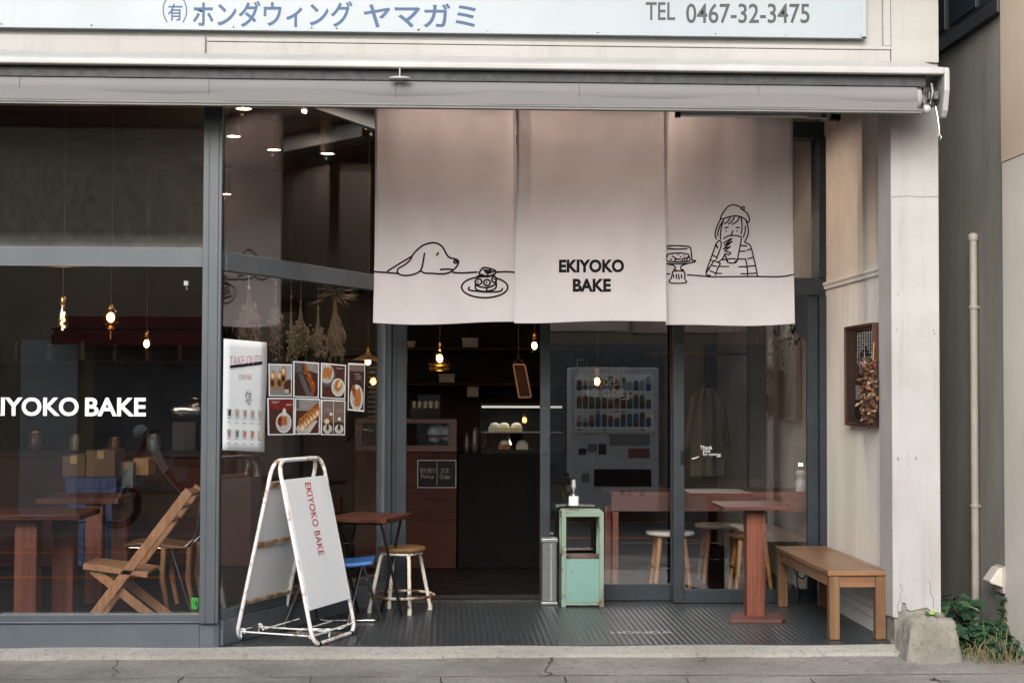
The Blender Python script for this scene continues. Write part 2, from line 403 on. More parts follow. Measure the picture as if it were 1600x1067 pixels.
for (a, b, w) in (((183, 1028), (178, 1060), .005), ((860, 1026), (858, 1060), .006), ((1095, 1026), (1100, 1040), .004), ((1455, 1058), (1480, 1066), .01)):
    p = fl(*a, -.06); q = fl(*b, -.075); crack(p.x, p.y, q.x, q.y, w, 10, .03)
tag(g.build('pavement', [PAVE, CRACK]), kind='structure')
g = M()
def kerb(u, v):
    x = -14+16.62*u; y = 8.905+.125*v + (.006*math.sin(x*9)+.004*math.sin(x*23) if v < .05 else 0)
    return (x, y, -.028+.026*v + (.003*math.sin(x*5.3)))
g.grid(kerb, 240, 4)
g.grid(lambda u, v: (-14+16.62*u, 8.905+.006*math.sin((-14+16.62*u)*9)+.004*math.sin((-14+16.62*u)*23), -.12+(.092+.003*math.sin((-14+16.62*u)*5.3))*v), 240, 1)
tag(g.build('kerb_strip', KERBM), kind='structure')
# ribbed rubber floor of the porch
m, nt_, b_ = newmat('ribbed_rubber'); v = coords(nt_)
wv = nt_.nodes.new('ShaderNodeTexWave'); wv.bands_direction = 'X'; wv.inputs['Scale'].default_value = 1/.036*math.pi/10*1.0; nt_.links.new(v, wv.inputs['Vector'])
f = noise(nt_, v, 6., 7, .7)
base = ramp(nt_, f, [(.3, C('#3d444a', .55)), (.7, C('#4c5359', .7))])
dk = ramp(nt_, wv.outputs['Fac'], [(.2, (.62, .62, .62, 1)), (.5, (1, 1, 1, 1))])
mm = nt_.nodes.new('ShaderNodeMix'); mm.data_type = 'RGBA'; mm.blend_type = 'MULTIPLY'; mm.inputs[0].default_value = .7
nt_.links.new(base, mm.inputs[6]); nt_.links.new(dk, mm.inputs[7])
spk = ramp(nt_, noise(nt_, v, 55., 4, .8), [(.66, (0, 0, 0, 1)), (.76, (.35, .35, .35, 1))])
nt_.links.new(mixc(nt_, spk, mm.outputs[2], C('#8d9090')), b_.inputs['Base Color'])
b_.inputs['Roughness'].default_value = .36
bumpn(nt_, wv.outputs['Fac'], b_, .5, .004); RUBBER = m
g = M().box(-1.29, 2.66, 9.032, 11.3, -.1, 0)
pf = tag(g.build('porch_floor', RUBBER), kind='structure')
lt = M(); a = fl(955, 989.6, .002); b = fl(1050, 985.6, .002)
text(lt, 'HONDA', lambda u, v: Vector((a.x+(b.x-a.x)*u, a.y+(b.y-a.y)*v, .0025)), .03)
lt.build('floor_lettering', worn('worn_floor_white', C('#b9bbba'), C('#4c5359'), .60, 30.), pf)
tag(M().box(2.9, 4.5, 8.72, 11.5, -.4, -.07).build('soil_ground', DIRT), kind='structure')

# ================================================================== SHOP BUILDING
FY = 9.03
shop = thing('shop_building', (0, FY, 0), 'cream and white corner bakery shopfront with grey framed windows and recessed entrance', 'building')
# --- left front window
fr = M()
fr.box(-4.6, -1.397, 9.02, 9.09, 2.168, 2.282)                       # transom
fr.box(-4.6, -1.397, 9.02, 9.09, .136, .187)                         # sill
fr.box(-4.6, -1.397, 9.03, 9.08, 3.26, 3.35)
fr.box(-4.7, -4.6, 9.02, 9.09, .136, 3.35)
fr.box(-4.6, -1.397, 9.012, 9.02, .136, .146).box(-4.6, -1.397, 9.012, 9.02, 2.168, 2.176)
front = fr.build('front_window', GREYFR, shop, bevel=.004)
M().box(-4.6, -1.397, 9.052, 9.058, 2.282, 3.26).build('upper_glass', GLASSUP, front)
M().box(-4.6, -1.397, 9.052, 9.058, .187, 2.168).build('lower_glass', GLASS, front)
lt = M(); x1 = xa(228, 9.05, 635); zt = za(621, 9.05, 150); zb = za(650, 9.05, 150); hgt = zt-zb
text(lt, 'BAKE', lambda u, v: Vector((xa(133, 9.05, 635)+(x1-xa(133, 9.05, 635))*u, 9.0485, zb+hgt*v)), .026); lt.build('lettering', WHITEV, front); lt = M()
xe0, xe1 = xa(-44, 9.05, 635), xa(123, 9.05, 635); text(lt, 'EKIYOKO', lambda u, v: Vector((xe0+(xe1-xe0)*u, 9.0485, zb+hgt*v)), .026)
lt.build('lettering', WHITEV, front)
cp_ = M()
cp_.box(-1.397, -1.31, 8.998, 9.09, .136, 3.36).box(-1.31, -1.292, 9.004, 9.06, .136, 3.36)
cp_.box(-1.368, -1.362, 8.994, 8.998, .136, 3.36)
cp_.build('corner_post', GREYFR, shop, bevel=.006)
pl = M().box(-4.7, -1.40, 9.026, 9.1, -.03, .134)
pl.prism([(-1.40, 9.026, -.03), (-1.32, 9.026, -.03), (-1.288, 9.045, -.03), (-1.30, 9.1, -.03), (-1.40, 9.1, -.03)], (0, 0, .164))
pl.dbox(.03, 2.2, -.06, .015, 0, .15)
pl.build('plinth', PLINTH, shop, bevel=.005)
# --- angled side window
fr = M()
fr.dbox(.04, 2.02, -.05, .012, 2.152, 2.262).dbox(.04, 2.02, -.05, .012, .152, .205).dbox(.04, 2.24, -.05, .012, 3.262, 3.36)
fr.dbox(2.02, 2.1, -.05, .014, .15, 3.262)
side = fr.build('side_window', GREYFR, shop, bevel=.004)
M().dbox(.04, 2.02, -.013, -.007, 2.262, 3.262).build('upper_glass', GLASS, side)
M().dbox(.04, 2.02, -.013, -.007, .205, 2.152).build('lower_glass', GLASS, side)
jx0, jx1 = xa(612, 10.98), xa(635.5, 10.98)
jb = M().box(jx0, jx1, 10.95, 11.05, 0, 3.36).box(jx0-.045, jx0, 10.9, 11.0, 0, 3.36)
jb.box(jx0+.03, jx0+.036, 10.945, 10.95, 0, 3.3)
jb.build('door_jamb', DARKFR, shop, bevel=.004)
# --- sliding doors, transom and upper lights
Y1, Y2 = 10.93, 10.80
fr = M().box(jx1, 2.65, 10.78, 11.0, 2.14, 2.262).box(jx1, 2.65, 10.80, 10.98, 3.25, 3.36)
fr.box(2.60, 2.65, 10.76, 11.0, 0, 2.14).box(2.60, 2.65, 10.76, 11.0, 2.262, 3.25).box(xa(1060, 10.85)-.03, xa(1060, 10.85)+.03, 10.8, 10.98, 2.262, 3.25)
dfr = fr.build('door_frame', DARKFR, shop, bevel=.003)
M().box(jx1, 2.60, 10.88, 10.886, 2.262, 3.25).build('upper_glass', GLASS, dfr)
def leaf(x0, x1, Y, py_t, py_b, sw, name):
    zb_, zt_ = max(.004, za(py_b, Y, 1000)), za(py_t, Y, 1000)
    f = M().box(x0, x0+sw, Y, Y+.045, zb_, 2.14).box(x1-sw, x1, Y, Y+.045, zb_, 2.14).box(x0+sw, x1-sw, Y, Y+.045, zb_, zt_).box(x0+sw, x1-sw, Y, Y+.045, 2.06, 2.14)
    d = f.build(name, DARKFR, shop, bevel=.004)
    M().box(x0+sw, x1-sw, Y+.02, Y+.026, zt_, 2.06).build('glass', GLASS, d); return d
leaf1 = leaf(xa(844, Y1), xa(1064, Y1), Y1, 912, 939, .072, 'sliding_door')
leaf2 = leaf(xa(1052, Y2), 2.60, Y2, 921, 943, .078, 'sliding_door')
lk = at(851, 710, Y1); M().lathe((lk.x, Y1-.006, lk.z), [(.012, 0), (.014, .004), (.010, .008)], 12, (0, 1, 0)).build('lock', STEEL, leaf1)
lk = at(1066, 715, Y2); M().box(lk.x-.012, lk.x+.012, Y2-.008, Y2, lk.z-.05, lk.z+.05).lathe((lk.x, Y2-.02, lk.z+.02), [(.008, 0), (.008, .014)], 10, (0, 1, 0)).build('handle', BLACK, leaf2, bevel=.002)
YL = Y1+.017; CHALK = mat('faded_white_paint_pen', C('#8f918d'), C('#7c7e7a'), rough=.9)
for s_, a0, a1, t0, t1 in (('EKIYOKO BAKE', 905, 977, 573, 585), ('10:00  OPEN', 912, 972, 591, 602), ('18:00  CLOSE', 912, 975, 608, 619)):
    lt = M(); text(lt, s_, tbox(a0, a1, t0, t1, YL), -.012); lt.build('lettering', CHALK, leaf1)
fnL = lambda a, b: Vector((at(a, b, YL).x, YL, at(a, b, YL).z))
for pts in ([(902, 575), (902, 562), (912, 562)], [(982, 613), (982, 623), (972, 623)]): lt = M(); stroke(lt, pts, .8, fnL, False); lt.build('corner_mark', CHALK, leaf1)
lt = M(); YL2 = Y2+.017
fnL2 = lambda a, b: Vector((at(a, b, YL2).x, YL2, at(a, b, YL2).z))
for s_, a0, a1, t0, t1 in (('Thank', 1094, 1113, 696, 702), ('you', 1098, 1109, 703, 708), ('for coming', 1098, 1126, 707, 713)):
    lt = M(); text(lt, s_, tbox(a0, a1, t0, t1, YL2), -.01); lt.build('lettering', WHITEV, leaf2)
for pts in ([(1081, 716.5), (1086, 715.5), (1092, 713)], [(1120, 713.5), (1126, 712)]): lt = M(); stroke(lt, pts, .9, fnL2); lt.build('pen_flourish', WHITEV, leaf2)
# --- right pillar and side wall
XL, XR = 2.608, 2.892
M().box(XL+.012, XR-.012, FY+.012, FY+.27, -.05, 3.40).build('pillar_core', CONC, shop)
jag = []
zs = [(XL, .155), (XL+.03, .15), (XL+.034, .185), (XL+.05, .19), (XL+.055, .24), (XL+.075, .235), (XL+.082, .20), (XL+.11, .19), (XL+.15, .20), (XL+.2, .21), (XL+.235, .185), (XL+.262, .18), (XL+.275, .15), (XR, .12)]
po = [(x, FY, z) for x, z in zs] + [(XR, FY, 3.40), (XL, FY, 3.40)]
pil = M().prism(po, (0, .011, 0))
pil.prism([(XL, FY+.011, .155), (XL, FY+.27, .14), (XL, FY+.27, 3.4), (XL, FY+.011, 3.4)], (.011, 0, 0))
pil.prism([(XR-.011, FY+.011, .12), (XR-.011, FY+.27, .1), (XR-.011, FY+.27, 3.4), (XR-.011, FY+.011, 3.4)], (.011, 0, 0))
pil = pil.build('pillar', STUCCO, shop, bevel=.003)
ck = M()
def pcrack(pts, w):
    stroke(ck, [(x, z) for x, z in pts], w, lambda x, z: Vector((x, FY-.0015, z)), False)
pcrack([(at(1404, y, FY).x+dx, at(1404, y, FY).z) for y, dx in ((912, .01), (922, .022), (930, .008), (936, .012), (945, -.006), (960, -.003))], .004)
pcrack([(at(1452, y, FY).x+dx, at(1452, y, FY).z) for y, dx in ((905, 0), (918, .008), (925, .005), (935, .022), (950, .024), (962, .015))], .004)
pcrack([(XL+.005, za(308, FY, 1400)), (XL+.1, za(306.5, FY, 1430)), (XL+.18, za(308, FY, 1430)), (XR-.004, za(307, FY, 1450))], .004)
for px, py in ((1403, 717), (1431, 716)): p = at(px, py, FY); ck.prism([(p.x-.006, FY-.002, p.z-.008), (p.x+.01, FY-.002, p.z-.008), (p.x+.005, FY-.002, p.z+.004), (p.x, FY-.002, p.z+.018)], (0, .003, 0))
for px, py in ((1458, 516), (1460, 521), (1400, 515), (1403, 460)): p = at(px, py, FY); ck.prism([(p.x-.004, FY-.002, p.z-.004), (p.x+.006, FY-.002, p.z-.006), (p.x+.003, FY-.002, p.z+.006)], (0, .003, 0))
ck.build('crack', mat('crack_grey', C('#8a867e'), C('#6b675f'), rough=1), pil)
ZM = atx(1283, 452, 2.65).z
WY0, WY1 = FY+.26, 10.80
bw = M(); n = int((WY1-WY0)/.0415); pr_ = []
for i in range(n+1):
    y = WY0+i*(WY1-WY0)/n; pr_ += [(2.65, y-.0035), (2.655, y), (2.65, y+.0035)]
pr_ = pr_[1:-1]
bw.add([(x, y, z) for z in (.0, ZM) for x, y in pr_], [(i, i+1, len(pr_)+i+1, len(pr_)+i) for i in range(len(pr_)-1)])
wall = bw.build('beadboard_wall', BEAD, shop)
mo = M().prism([(2.65, WY0, ZM-.012), (2.638, WY0, ZM-.012), (2.636, WY0, ZM+.008), (2.628, WY0, ZM+.02), (2.628, WY0, ZM+.034), (2.65, WY0, ZM+.036)], (0, WY1-WY0, 0))
mo.build('wall_moulding', SMOOTHW, wall)
bbd = M().prism([(2.65, WY0, .0), (2.626, WY0, .0), (2.63, WY0, .075), (2.622, WY0, .09), (2.632, WY0, .13), (2.624, WY0, .15), (2.636, WY0, .178), (2.65, WY0, .18)], (0, WY1-WY0, 0))
bbd.build('baseboard', SMOOTHW, wall)
M().box(2.65, 2.7, WY0, WY1, ZM+.036, 3.45).box(2.66, 2.70, WY0, WY1, 0, ZM+.036).build('upper_side_wall', mat('upper_wall_paint', C('#cfc6bd'), C('#c2b8ae'), rough=.8), shop)
# --- upper facade
uw = M().box(-6, XR, FY, FY+.27, 3.402, 4.6)
uw.box(XL, XR, FY-.02, FY, 3.402, 4.6)
uw.build('upper_wall', FASCIA, shop, bevel=.004)
pz0, pz1 = 3.405, za(70, FY, 800)+.0
fp = M().box(-6, -1.396, FY-.016, FY, pz0-.02, pz1+.02).build('fascia_panel', FASCIA, shop, bevel=.004)
M().box(-1.386, XL-.006, FY-.03, FY, pz0-.02, pz1-.012).build('fascia_panel', FASCIA, shop, bevel=.006)
M().box(-1.386, XL-.004, FY-.034, FY, pz1-.010, pz1+.012).box(2.56, XL-.004, FY-.028, FY, pz1+.014, 4.6).build('fascia_trim', FASCIA, shop, bevel=.003)
M().box(-1.6, 2.70, FY+.27, 11.0, 3.45, 3.5).box(-6, XR, FY+.1, FY+.27, 3.37, 3.401).build('porch_ceiling', CEIL, shop)
# --- interior shell
M().box(-4.75, 2.75, 15.2, 15.3, 0, 3.7).box(-4.75, -4.65, 9.1, 15.2, 0, 3.7).build('interior_back_wall', INTW, shop)
M().box(2.66, 2.75, 11.0, 15.2, 0, 3.6).build('interior_side_wall', INTR, shop)
il = M().prism([(-4.65, 9.1, 3.6), (-1.33, 9.1, 3.6), (-.38, 11.0, 3.6), (2.66, 11.0, 3.6), (2.66, 15.2, 3.6), (-4.65, 15.2, 3.6)], (0, 0, .1)); il.box(-6, 3, 9.29, 15.4, 4.55, 4.62)
il.build('interior_ceiling', INTC, shop)
M().prism([(-4.65, 9.1, -.1), (-1.33, 9.1, -.1), (-.38, 11.05, -.1), (-.38, 11.3, -.1), (2.66, 11.3, -.1), (2.66, 15.2, -.1), (-4.65, 15.2, -.1)], (0, 0, .097)).build('interior_floor', INTF, shop)
M().box(jx1, xa(844, Y1), 10.94, 11.0, .0, .012).build('door_threshold', STEEL, shop)

# ================================================================== SIGNBOARD
SY = FY-.05
sx1, sz0 = 2.452, 3.532
sg = thing('signboard', (0, SY, 3.6), 'long white shop signboard with blue Japanese lettering and grey telephone number', 'sign')
M().box(-6, sx1, SY, SY+.028, sz0, 4.4).box(-6, sx1, SY-.004, SY, sz0, sz0+.012).box(sx1-.03, sx1, SY-.004, SY, sz0, 4.4).build('board', SIGNW, sg, bevel=.002)
lt = M(); TY = SY-.0012
text(lt, '有', tbox(262, 285, 6, 33, TY), .012)
text(lt, 'ホンダウィング', tbox(301, 551, 2, 43, TY), .018)
text(lt, 'ヤマガミ', tbox(568, 744, 6, 44, TY), .018)
fS = lambda a, b: Vector((at(a, b, TY).x, TY, at(a, b, TY).z))
stroke(lt, [(261, -3), (256, 8), (255, 18), (257, 27), (261, 35)], 1.8, fS); stroke(lt, [(285, -3), (290, 8), (291.5, 18), (290, 27), (286, 35)], 1.8, fS)
lt.build('blue_lettering', BLUE, sg)
lt = M(); text(lt, 'TEL', tbox(1009, 1055, 4, 32, TY), .012); lt.build('grey_lettering', SGREY, sg); lt = M(); text(lt, '0467-32-3475', tbox(1072, 1265, 6, 37, TY), .012)
lt.build('grey_lettering', SGREY, sg)
sc_ = M()
for i, (px, py) in enumerate(((2, 38), (143, 40), (317, 40), (365, 43), (487, 44), (526, 45), (654, 48), (762, 50), (897, 52), (934, 53), (1070, 55), (1118, 54), (1228, 56), (1343, 58))):
    p = at(px, py, TY); sc_.mat(1 if i in (6, 9) else 0); sc_.lathe((p.x, TY-.002, p.z), [(.0055 if i not in (6, 9) else .009, 0), (.004, .004)], 8, (0, 1, 0))
sc_.build('screw', [STEEL, RUSTD], sg)

# ================================================================== AWNING
aw = thing('awning', (0, 8.75, 3.2), 'retracted grey fabric awning rolled under a long white metal case', 'awning')
LY = 8.60; AX = 2.79
t, bt = za(95.5, LY, 700), za(107, LY, 700)
hood = M().prism([(-6, FY-.031, t+.11), (-6, FY-.05, t+.11), (-6, LY+.06, t+.012), (-6, LY+.015, t+.002), (-6, LY, t-.012), (-6, LY, bt+.004), (-6, LY+.006, bt), (-6, LY+.03, bt-.004), (-6, LY+.03, bt+.012), (-6, LY+.08, t-.01), (-6, FY-.05, t+.085), (-6, FY-.031, t+.08)], (6+AX, 0, 0))
hood.build('case', WHITEMET, aw, bevel=.004)
ec = M(); ex = at(1470, 105, LY).x
yz = [(LY+.005, t-.002), (LY-.004, t-.03), (LY-.004, bt-.09), (LY+.03, bt-.2), (LY+.06, bt-.235), (LY+.1, bt-.235), (LY+.2, bt-.12), (LY+.33, bt-.05), (LY+.40, t+.05), (LY+.1, t+.02)]
ec.prism([(AX, y, z) for y, z in yz], (.032, 0, 0)); ec.build('end_cap', WHITEMET, aw, bevel=.008)
RYc, RZc, RR = 8.735, za(142, 8.66, 700)+.0, .086
fab = M().lathe((-6, RYc, RZc), [(RR, 0)] + [(RR*(1+.006*math.sin(k*1.7)), k*.15) for k in range(1, 58)] + [(RR, 6+2.655)], 40, (1, 0, 0))
# hanging front hem
hz = za(166, 8.66, 700)
fab.grid(lambda u, v: (-6+8.655*u, RYc-RR*.99+.004*math.sin(u*40)+.006*v, RZc+.0-(RZc-hz-.012)*v), 80, 3)
fab.build('fabric_roll', AWNFAB, aw)
M().tube([(-6, 8.662, hz+.005), (2.70, 8.662, hz+.005)], .009, 8).box(-6, 2.68, 8.650, 8.70, hz-.012, hz-.004).build('front_bar', [mat('bar_grey', C('#6d6d6c'), rough=.5)], aw)
M().box(-6, 2.7, 8.655, 8.668, RZc+.055, bt+.004).box(-6, 2.7, 8.86, 8.9, hz+.06, t+.03).build('back_plate', mat('plate_and_gap_shade', C('#3d4143'), C('#2b2e30'), rough=.6, scale=20.), aw)  # rear plate, plus a dark strip whose colour stands for the gap's shade
for px in (30, 326, 618, 905, 1185):
    sx_ = xa(px, 8.65, 143); M().tube([(sx_, RYc-(RR+.0025)*math.cos(a), RZc+(RR+.0025)*math.sin(a)) for a in [-.5+.22*i for i in range(10)]], .0022, 4).build('seam', AWNFAB, aw)
br = M().lathe((2.655, RYc, RZc), [(.07, 0), (.07, .03), (.03, .035), (.03, .05)], 20, (1, 0, 0)).lathe((2.69, 8.664, hz+.012), [(.022, 0), (.026, .01), (.026, .03), (.014, .04)], 14, (1, 0, 0))
br.build('roller_end', WHITEMET, aw)
gb = M().box(2.70, 2.77, 8.70, 8.80, RZc-.05, RZc+.06).box(2.72, 2.78, 8.66, 8.72, RZc-.02, RZc+.03).tube([(2.735, 8.66, RZc+.07), (2.74, 8.65, RZc+.02), (2.725, 8.65, RZc-.05)], .012)
gb.build('gearbox', mat('gear_metal', C('#6a6a6a'), C('#2c2c2c'), rough=.4, metal=.7, scale=30.), aw, bevel=.006)
p = at(1467, 190, 8.64); M().tube([(p.x-.012, 8.66, RZc-.06), (p.x-.006, 8.645, p.z+.03), (p.x, 8.64, p.z-.03), (p.x+.002, 8.64, p.z-.075)], .007).tube([(p.x+.002, 8.64, p.z-.07), (p.x+.014, 8.64, p.z-.09), (p.x+.004, 8.64, p.z-.105), (p.x-.008, 8.64, p.z-.09), (p.x+.002, 8.64, p.z-.07)], .004).build('crank_hook', CHROME, aw)
p = at(624.5, 122, LY); M().ball((p.x, LY+.01, p.z), .062, .03, .011, 20, 8).tube([(p.x, LY+.012, p.z), (p.x, LY+.012, bt+.01)], .004).build('support_clip', WHITEMET, aw)

# ================================================================== LIGHT BATTENS under the awning
def batten(x0, x1, Y, z, label, left):
    o = thing('light_batten', ((x0+x1)/2, Y, z), label, 'light fitting')
    M().box(x0+.03, x1-.06, Y-.03, Y+.03, z-.004, z+.035).build('body', WHITEMET, o, bevel=.006)
    M().box(x0, x0+.03, Y-.022, Y+.022, z-.012, z+.03).box(x1-.06, x1, Y-.025, Y+.025, z-.02, z+.02).tube([(x1-.02, Y-.02, z), (x1-.015, Y-.02, z-.035), (x1-.005, Y-.02, z-.005)], .006).build('end_socket', BLACK, o, bevel=.004)
    M().box(x1-.2, x1-.075, Y-.034, Y-.0, z-.014, z+.0).mat(1).box(x1-.12, x1-.09, Y-.037, Y-.03, z-.008, z+.02).build('ballast', [WHITEMET, BLUE], o)
    for dx in (.1, -.12): M().box((x0 if dx > 0 else x1)+dx-.006, (x0 if dx > 0 else x1)+dx+.006, Y-.01, Y+.01, z+.035, 3.452).build('hanger', STEEL, o)
p = at(1055, 178, 9.32); q = at(1312, 182, 9.32); batten(p.x, q.x, 9.32, q.z-.005, 'white light batten in front of the right curtain, above its top edge', 1)
p = at(-60, 161, 9.32); q = at(170, 163, 9.32)
b2 = thing('light_batten', ((p.x+q.x)/2, 8.97, q.z), 'white light batten above the large left window pane', 'light fitting')
q = at(165, 163, 8.97); p = at(-90, 161, 8.97)
M().box(p.x, q.x, 8.93, 9.0, q.z-.008, q.z+.03).build('body', WHITEMET, b2, bevel=.005)
M().box(q.x, q.x+.022, 8.94, 8.99, q.z-.006, q.z+.012).build('end_socket', BLACK, b2)
M().box(q.x-.3, q.x-.28, 8.96, 8.98, q.z+.03, q.z+.14).build('hanger', STEEL, b2)

# ================================================================== NOREN CURTAINS
DOG = [[(155, 275), (260, 282), (380, 292)], [(280, 270), (400, 195), (510, 130)],
 [(510, 130), (560, 72), (620, 25), (700, 0), (760, 5), (810, 40), (850, 112), (880, 140), (930, 153), (958, 165), (962, 187), (950, 217), (920, 252), (870, 285), (800, 297), (700, 292), (640, 290), (600, 270)],
 [(515, 130), (490, 172), (440, 212), (388, 243), (375, 272), (395, 300), (450, 312), (520, 304), (580, 280), (610, 240), (625, 170), (636, 100)],
 [(918, 178), (930, 168), (948, 178), (938, 192), (920, 188), (918, 178)], [(925, 165), (945, 160), (957, 172)], [(790, 255), (850, 251), (905, 254)], [(768, 95), (762, 106), (754, 117)],
 [(910, 282), (1000, 286), (1140, 278)], [(1325, 278), (1420, 273), (1510, 280)],
 [(1215+222*math.cos(a*math.pi/12), 422+101*math.sin(a*math.pi/12)) for a in range(-6+2, 20-1)],
 [(1065, 422), (1064, 448), (1130, 460), (1230, 468), (1360, 462), (1386, 435)],
 [(1125, 395), (1130, 440), (1180, 460), (1235, 462), (1300, 445), (1325, 420), (1325, 372)], [(1130, 400), (1175, 420), (1235, 426), (1290, 410), (1325, 385)], [(1235, 425), (1235, 460)],
 [(1155+32*math.cos(a*math.pi/5), 370+27*math.sin(a*math.pi/5)) for a in range(11)], [(1237+32*math.cos(a*math.pi/5), 378+28*math.sin(a*math.pi/5)) for a in range(11)], [(1306+22*math.cos(a*math.pi/5), 348+28*math.sin(a*math.pi/5)) for a in range(11)],
 [(1148, 369), (1151, 371)], [(1230, 376), (1233, 379)], [(1308, 344), (1311, 348)],
 [(1160, 288), (1178, 258), (1205, 234), (1262, 242), (1320, 265), (1308, 295), (1246, 316), (1165, 296)], [(1246, 316), (1250, 290), (1320, 266)], [(1140, 330), (1158, 312), (1240, 323), (1312, 300)],
 [(1205, 255), (1248, 262)], [(1218, 272), (1270, 256)], [(1228, 286), (1278, 268)]]
GIRL = [[(80, 858), (120, 858)], [(320, 870), (430, 878), (560, 892), (700, 893), (900, 890), (1100, 888), (1350, 892), (1450, 882), (1525, 865)],
 [(690, 237), (700, 205), (740, 140), (790, 90), (840, 78), (900, 90), (940, 125), (990, 160), (1020, 210), (1026, 250), (1010, 276), (985, 245), (940, 218), (880, 203), (800, 212), (720, 236), (690, 238)],
 [(928, 120), (945, 97), (965, 100), (962, 125), (948, 137)],
 [(690, 245), (650, 330), (632, 400), (635, 440), (646, 465)], [(715, 265), (680, 330), (660, 400), (662, 430)], [(725, 250), (700, 340), (690, 420), (692, 470)],
 [(800, 225), (772, 270), (735, 290)], [(850, 220), (820, 265), (785, 293)], [(910, 215), (880, 265), (825, 297)],
 [(930, 220), (940, 300), (936, 370), (925, 405)], [(985, 250), (1010, 330), (1012, 400), (990, 460), (970, 498), (1002, 512)], [(978, 315), (975, 380), (955, 440)],
 [(740, 338), (778, 330)], [(872, 332), (908, 335)], [(755, 370), (756, 377)], [(880, 369), (881, 376)], [(832, 372), (815, 420)],
 [(728, 462), (770, 435), (850, 424), (910, 435), (931, 457), (905, 600), (880, 715), (840, 738), (790, 735), (765, 720), (755, 672)],
 [(825+60*math.cos(a*math.pi/6), 706+18*math.sin(a*math.pi/6)) for a in range(-7, 3)],
 [(725, 512), (780, 478), (822, 460)], [(822, 460), (735, 540)], [(735, 540), (825, 492)], [(825, 492), (725, 578)], [(725, 578), (806, 550)], [(806, 550), (738, 602)], [(738, 602), (806, 622), (788, 645)], [(788, 645), (742, 632), (742, 650)], [(742, 650), (760, 690), (716, 700)], [(735, 650), (712, 690), (670, 725)],
 [(670, 485), (640, 525), (600, 640), (545, 790), (530, 838)], [(670, 485), (690, 490), (700, 530), (680, 600), (645, 692)], [(645, 530), (655, 568)], [(640, 545), (660, 552)], [(605, 650), (640, 668)],
 [(620, 710), (570, 790), (528, 865), (580, 878)], [(690, 745), (660, 800), (635, 872)], [(600, 765), (652, 777)], [(575, 825), (632, 850)], [(620, 708), (692, 745)], [(585, 705), (610, 718)], [(545, 790), (570, 798)],
 [(920, 540), (992, 540)], [(910, 602), (975, 602)], [(1000, 590), (1042, 577)], [(890, 692), (980, 690)], [(1005, 687), (1065, 672)], [(680, 776), (985, 778)], [(1005, 774), (1090, 765)], [(650, 855), (990, 858)], [(1002, 856), (1108, 850)],
 [(1000, 510), (1040, 545), (1070, 660), (1100, 790), (1116, 882)], [(980, 690), (998, 780), (1004, 885)],
 [(85, 545), (150, 538), (300, 545), (348, 558), (362, 620), (370, 705)], [(90, 568), (200, 578), (315, 573)],
 [(210+125*math.cos(a*math.pi/8), 652+30*math.sin(a*math.pi/8)) for a in range(-9, 2)], [(85, 655), (90, 710), (190, 722), (340, 712), (335, 660)], [(150, 655), (200, 690)], [(185, 720), (180, 695), (240, 690)], [(265, 715), (262, 690), (335, 672)], [(290, 712), (288, 690)], [(315, 712), (313, 682)], [(215, 640), (220, 642)], [(240, 665), (247, 667)], [(280, 655), (286, 657)], [(130, 690), (145, 700)],
 [(85, 740), (200, 745), (330, 738), (400, 722), (408, 708), (370, 710)], [(85, 742), (160, 760), (185, 790), (165, 808)], [(330, 738), (255, 765), (245, 800), (275, 815)],
 [(165, 808), (220, 825), (275, 815)], [(155, 830), (140, 900), (115, 940), (140, 960), (220, 965), (310, 955), (290, 920), (290, 860), (280, 830)], [(155, 830), (220, 825), (280, 832)],
 [(165, 870), (165, 900)], [(195, 865), (195, 910)], [(220, 865), (225, 920)], [(250, 865), (255, 905)]]
def noren(px0, px1, pyb, Yn, seed, label):
    r_ = random.Random(seed); x0, x1 = xa(px0, Yn, 400), xa(px1, Yn, 400); zb_ = za(pyb, Yn, (px0+px1)/2); zt_ = 3.335
    ph = [r_.uniform(0, 6.28) for _ in range(6)]
    def yf(x, z):
        u = (x-x0)/(x1-x0); v = (zt_-z)/(zt_-zb_)
        return Yn + .011*math.sin(u*8+ph[0]+v*.7)*(1-.3*v) + .005*math.sin(u*17+ph[1]-v*1.4)*(1-.45*v) + .0012*math.sin(u*37+ph[5]+v*2.)*(1-.5*v) + .014*v*v*math.sin(u*3.4+ph[2]) + .02*(u-.5)**2*math.sin(ph[3])
    def P(u, v):
        x = x0+(x1-x0)*u; z = zt_+(zb_-zt_)*v
        z -= .009*math.sin(u*math.pi+ph[4]*.2)*v**6 - .006*v**6*math.sin(u*6+ph[5])
        x += .010*v*v*(u-.5) + .003*math.sin(v*5+ph[2])
        return Vector((x, yf(x, z), z))
    o = thing('noren_curtain', ((x0+x1)/2, Yn, zt_), label, 'curtain', 'shop curtain panels over the entrance')
    M().grid(P, 70, 60).build('cloth', NOREN, o, solid=.0015)
    hm = M(); fv = Vector((0, -.0022, 0)); wu = .016/(x1-x0); wv_ = .022/(zt_-zb_)
    hm.grid(lambda u, v: P(u, 1-wv_+wv_*v)+fv, 70, 1)
    for u0 in (0, 1-wu): hm.grid(lambda u, v, u0=u0: P(u0+wu*u, v*(1-wv_))+fv, 1, 60)
    hm.build('hem', NOREN, o)
    return o, yf
RX = 10.0
CL, yL = noren(585, 806, 504, 10.01, 1, 'left noren curtain panel with line drawing of a dog and a cake plate')
CM, yM = noren(806, 1041, 502, 9.93, 2, 'middle noren curtain panel bearing the bold black shop name')
CR, yR = noren(1041, 1239, 507, 10.03, 3, 'right noren curtain panel with line drawing of a girl in a beret drinking')
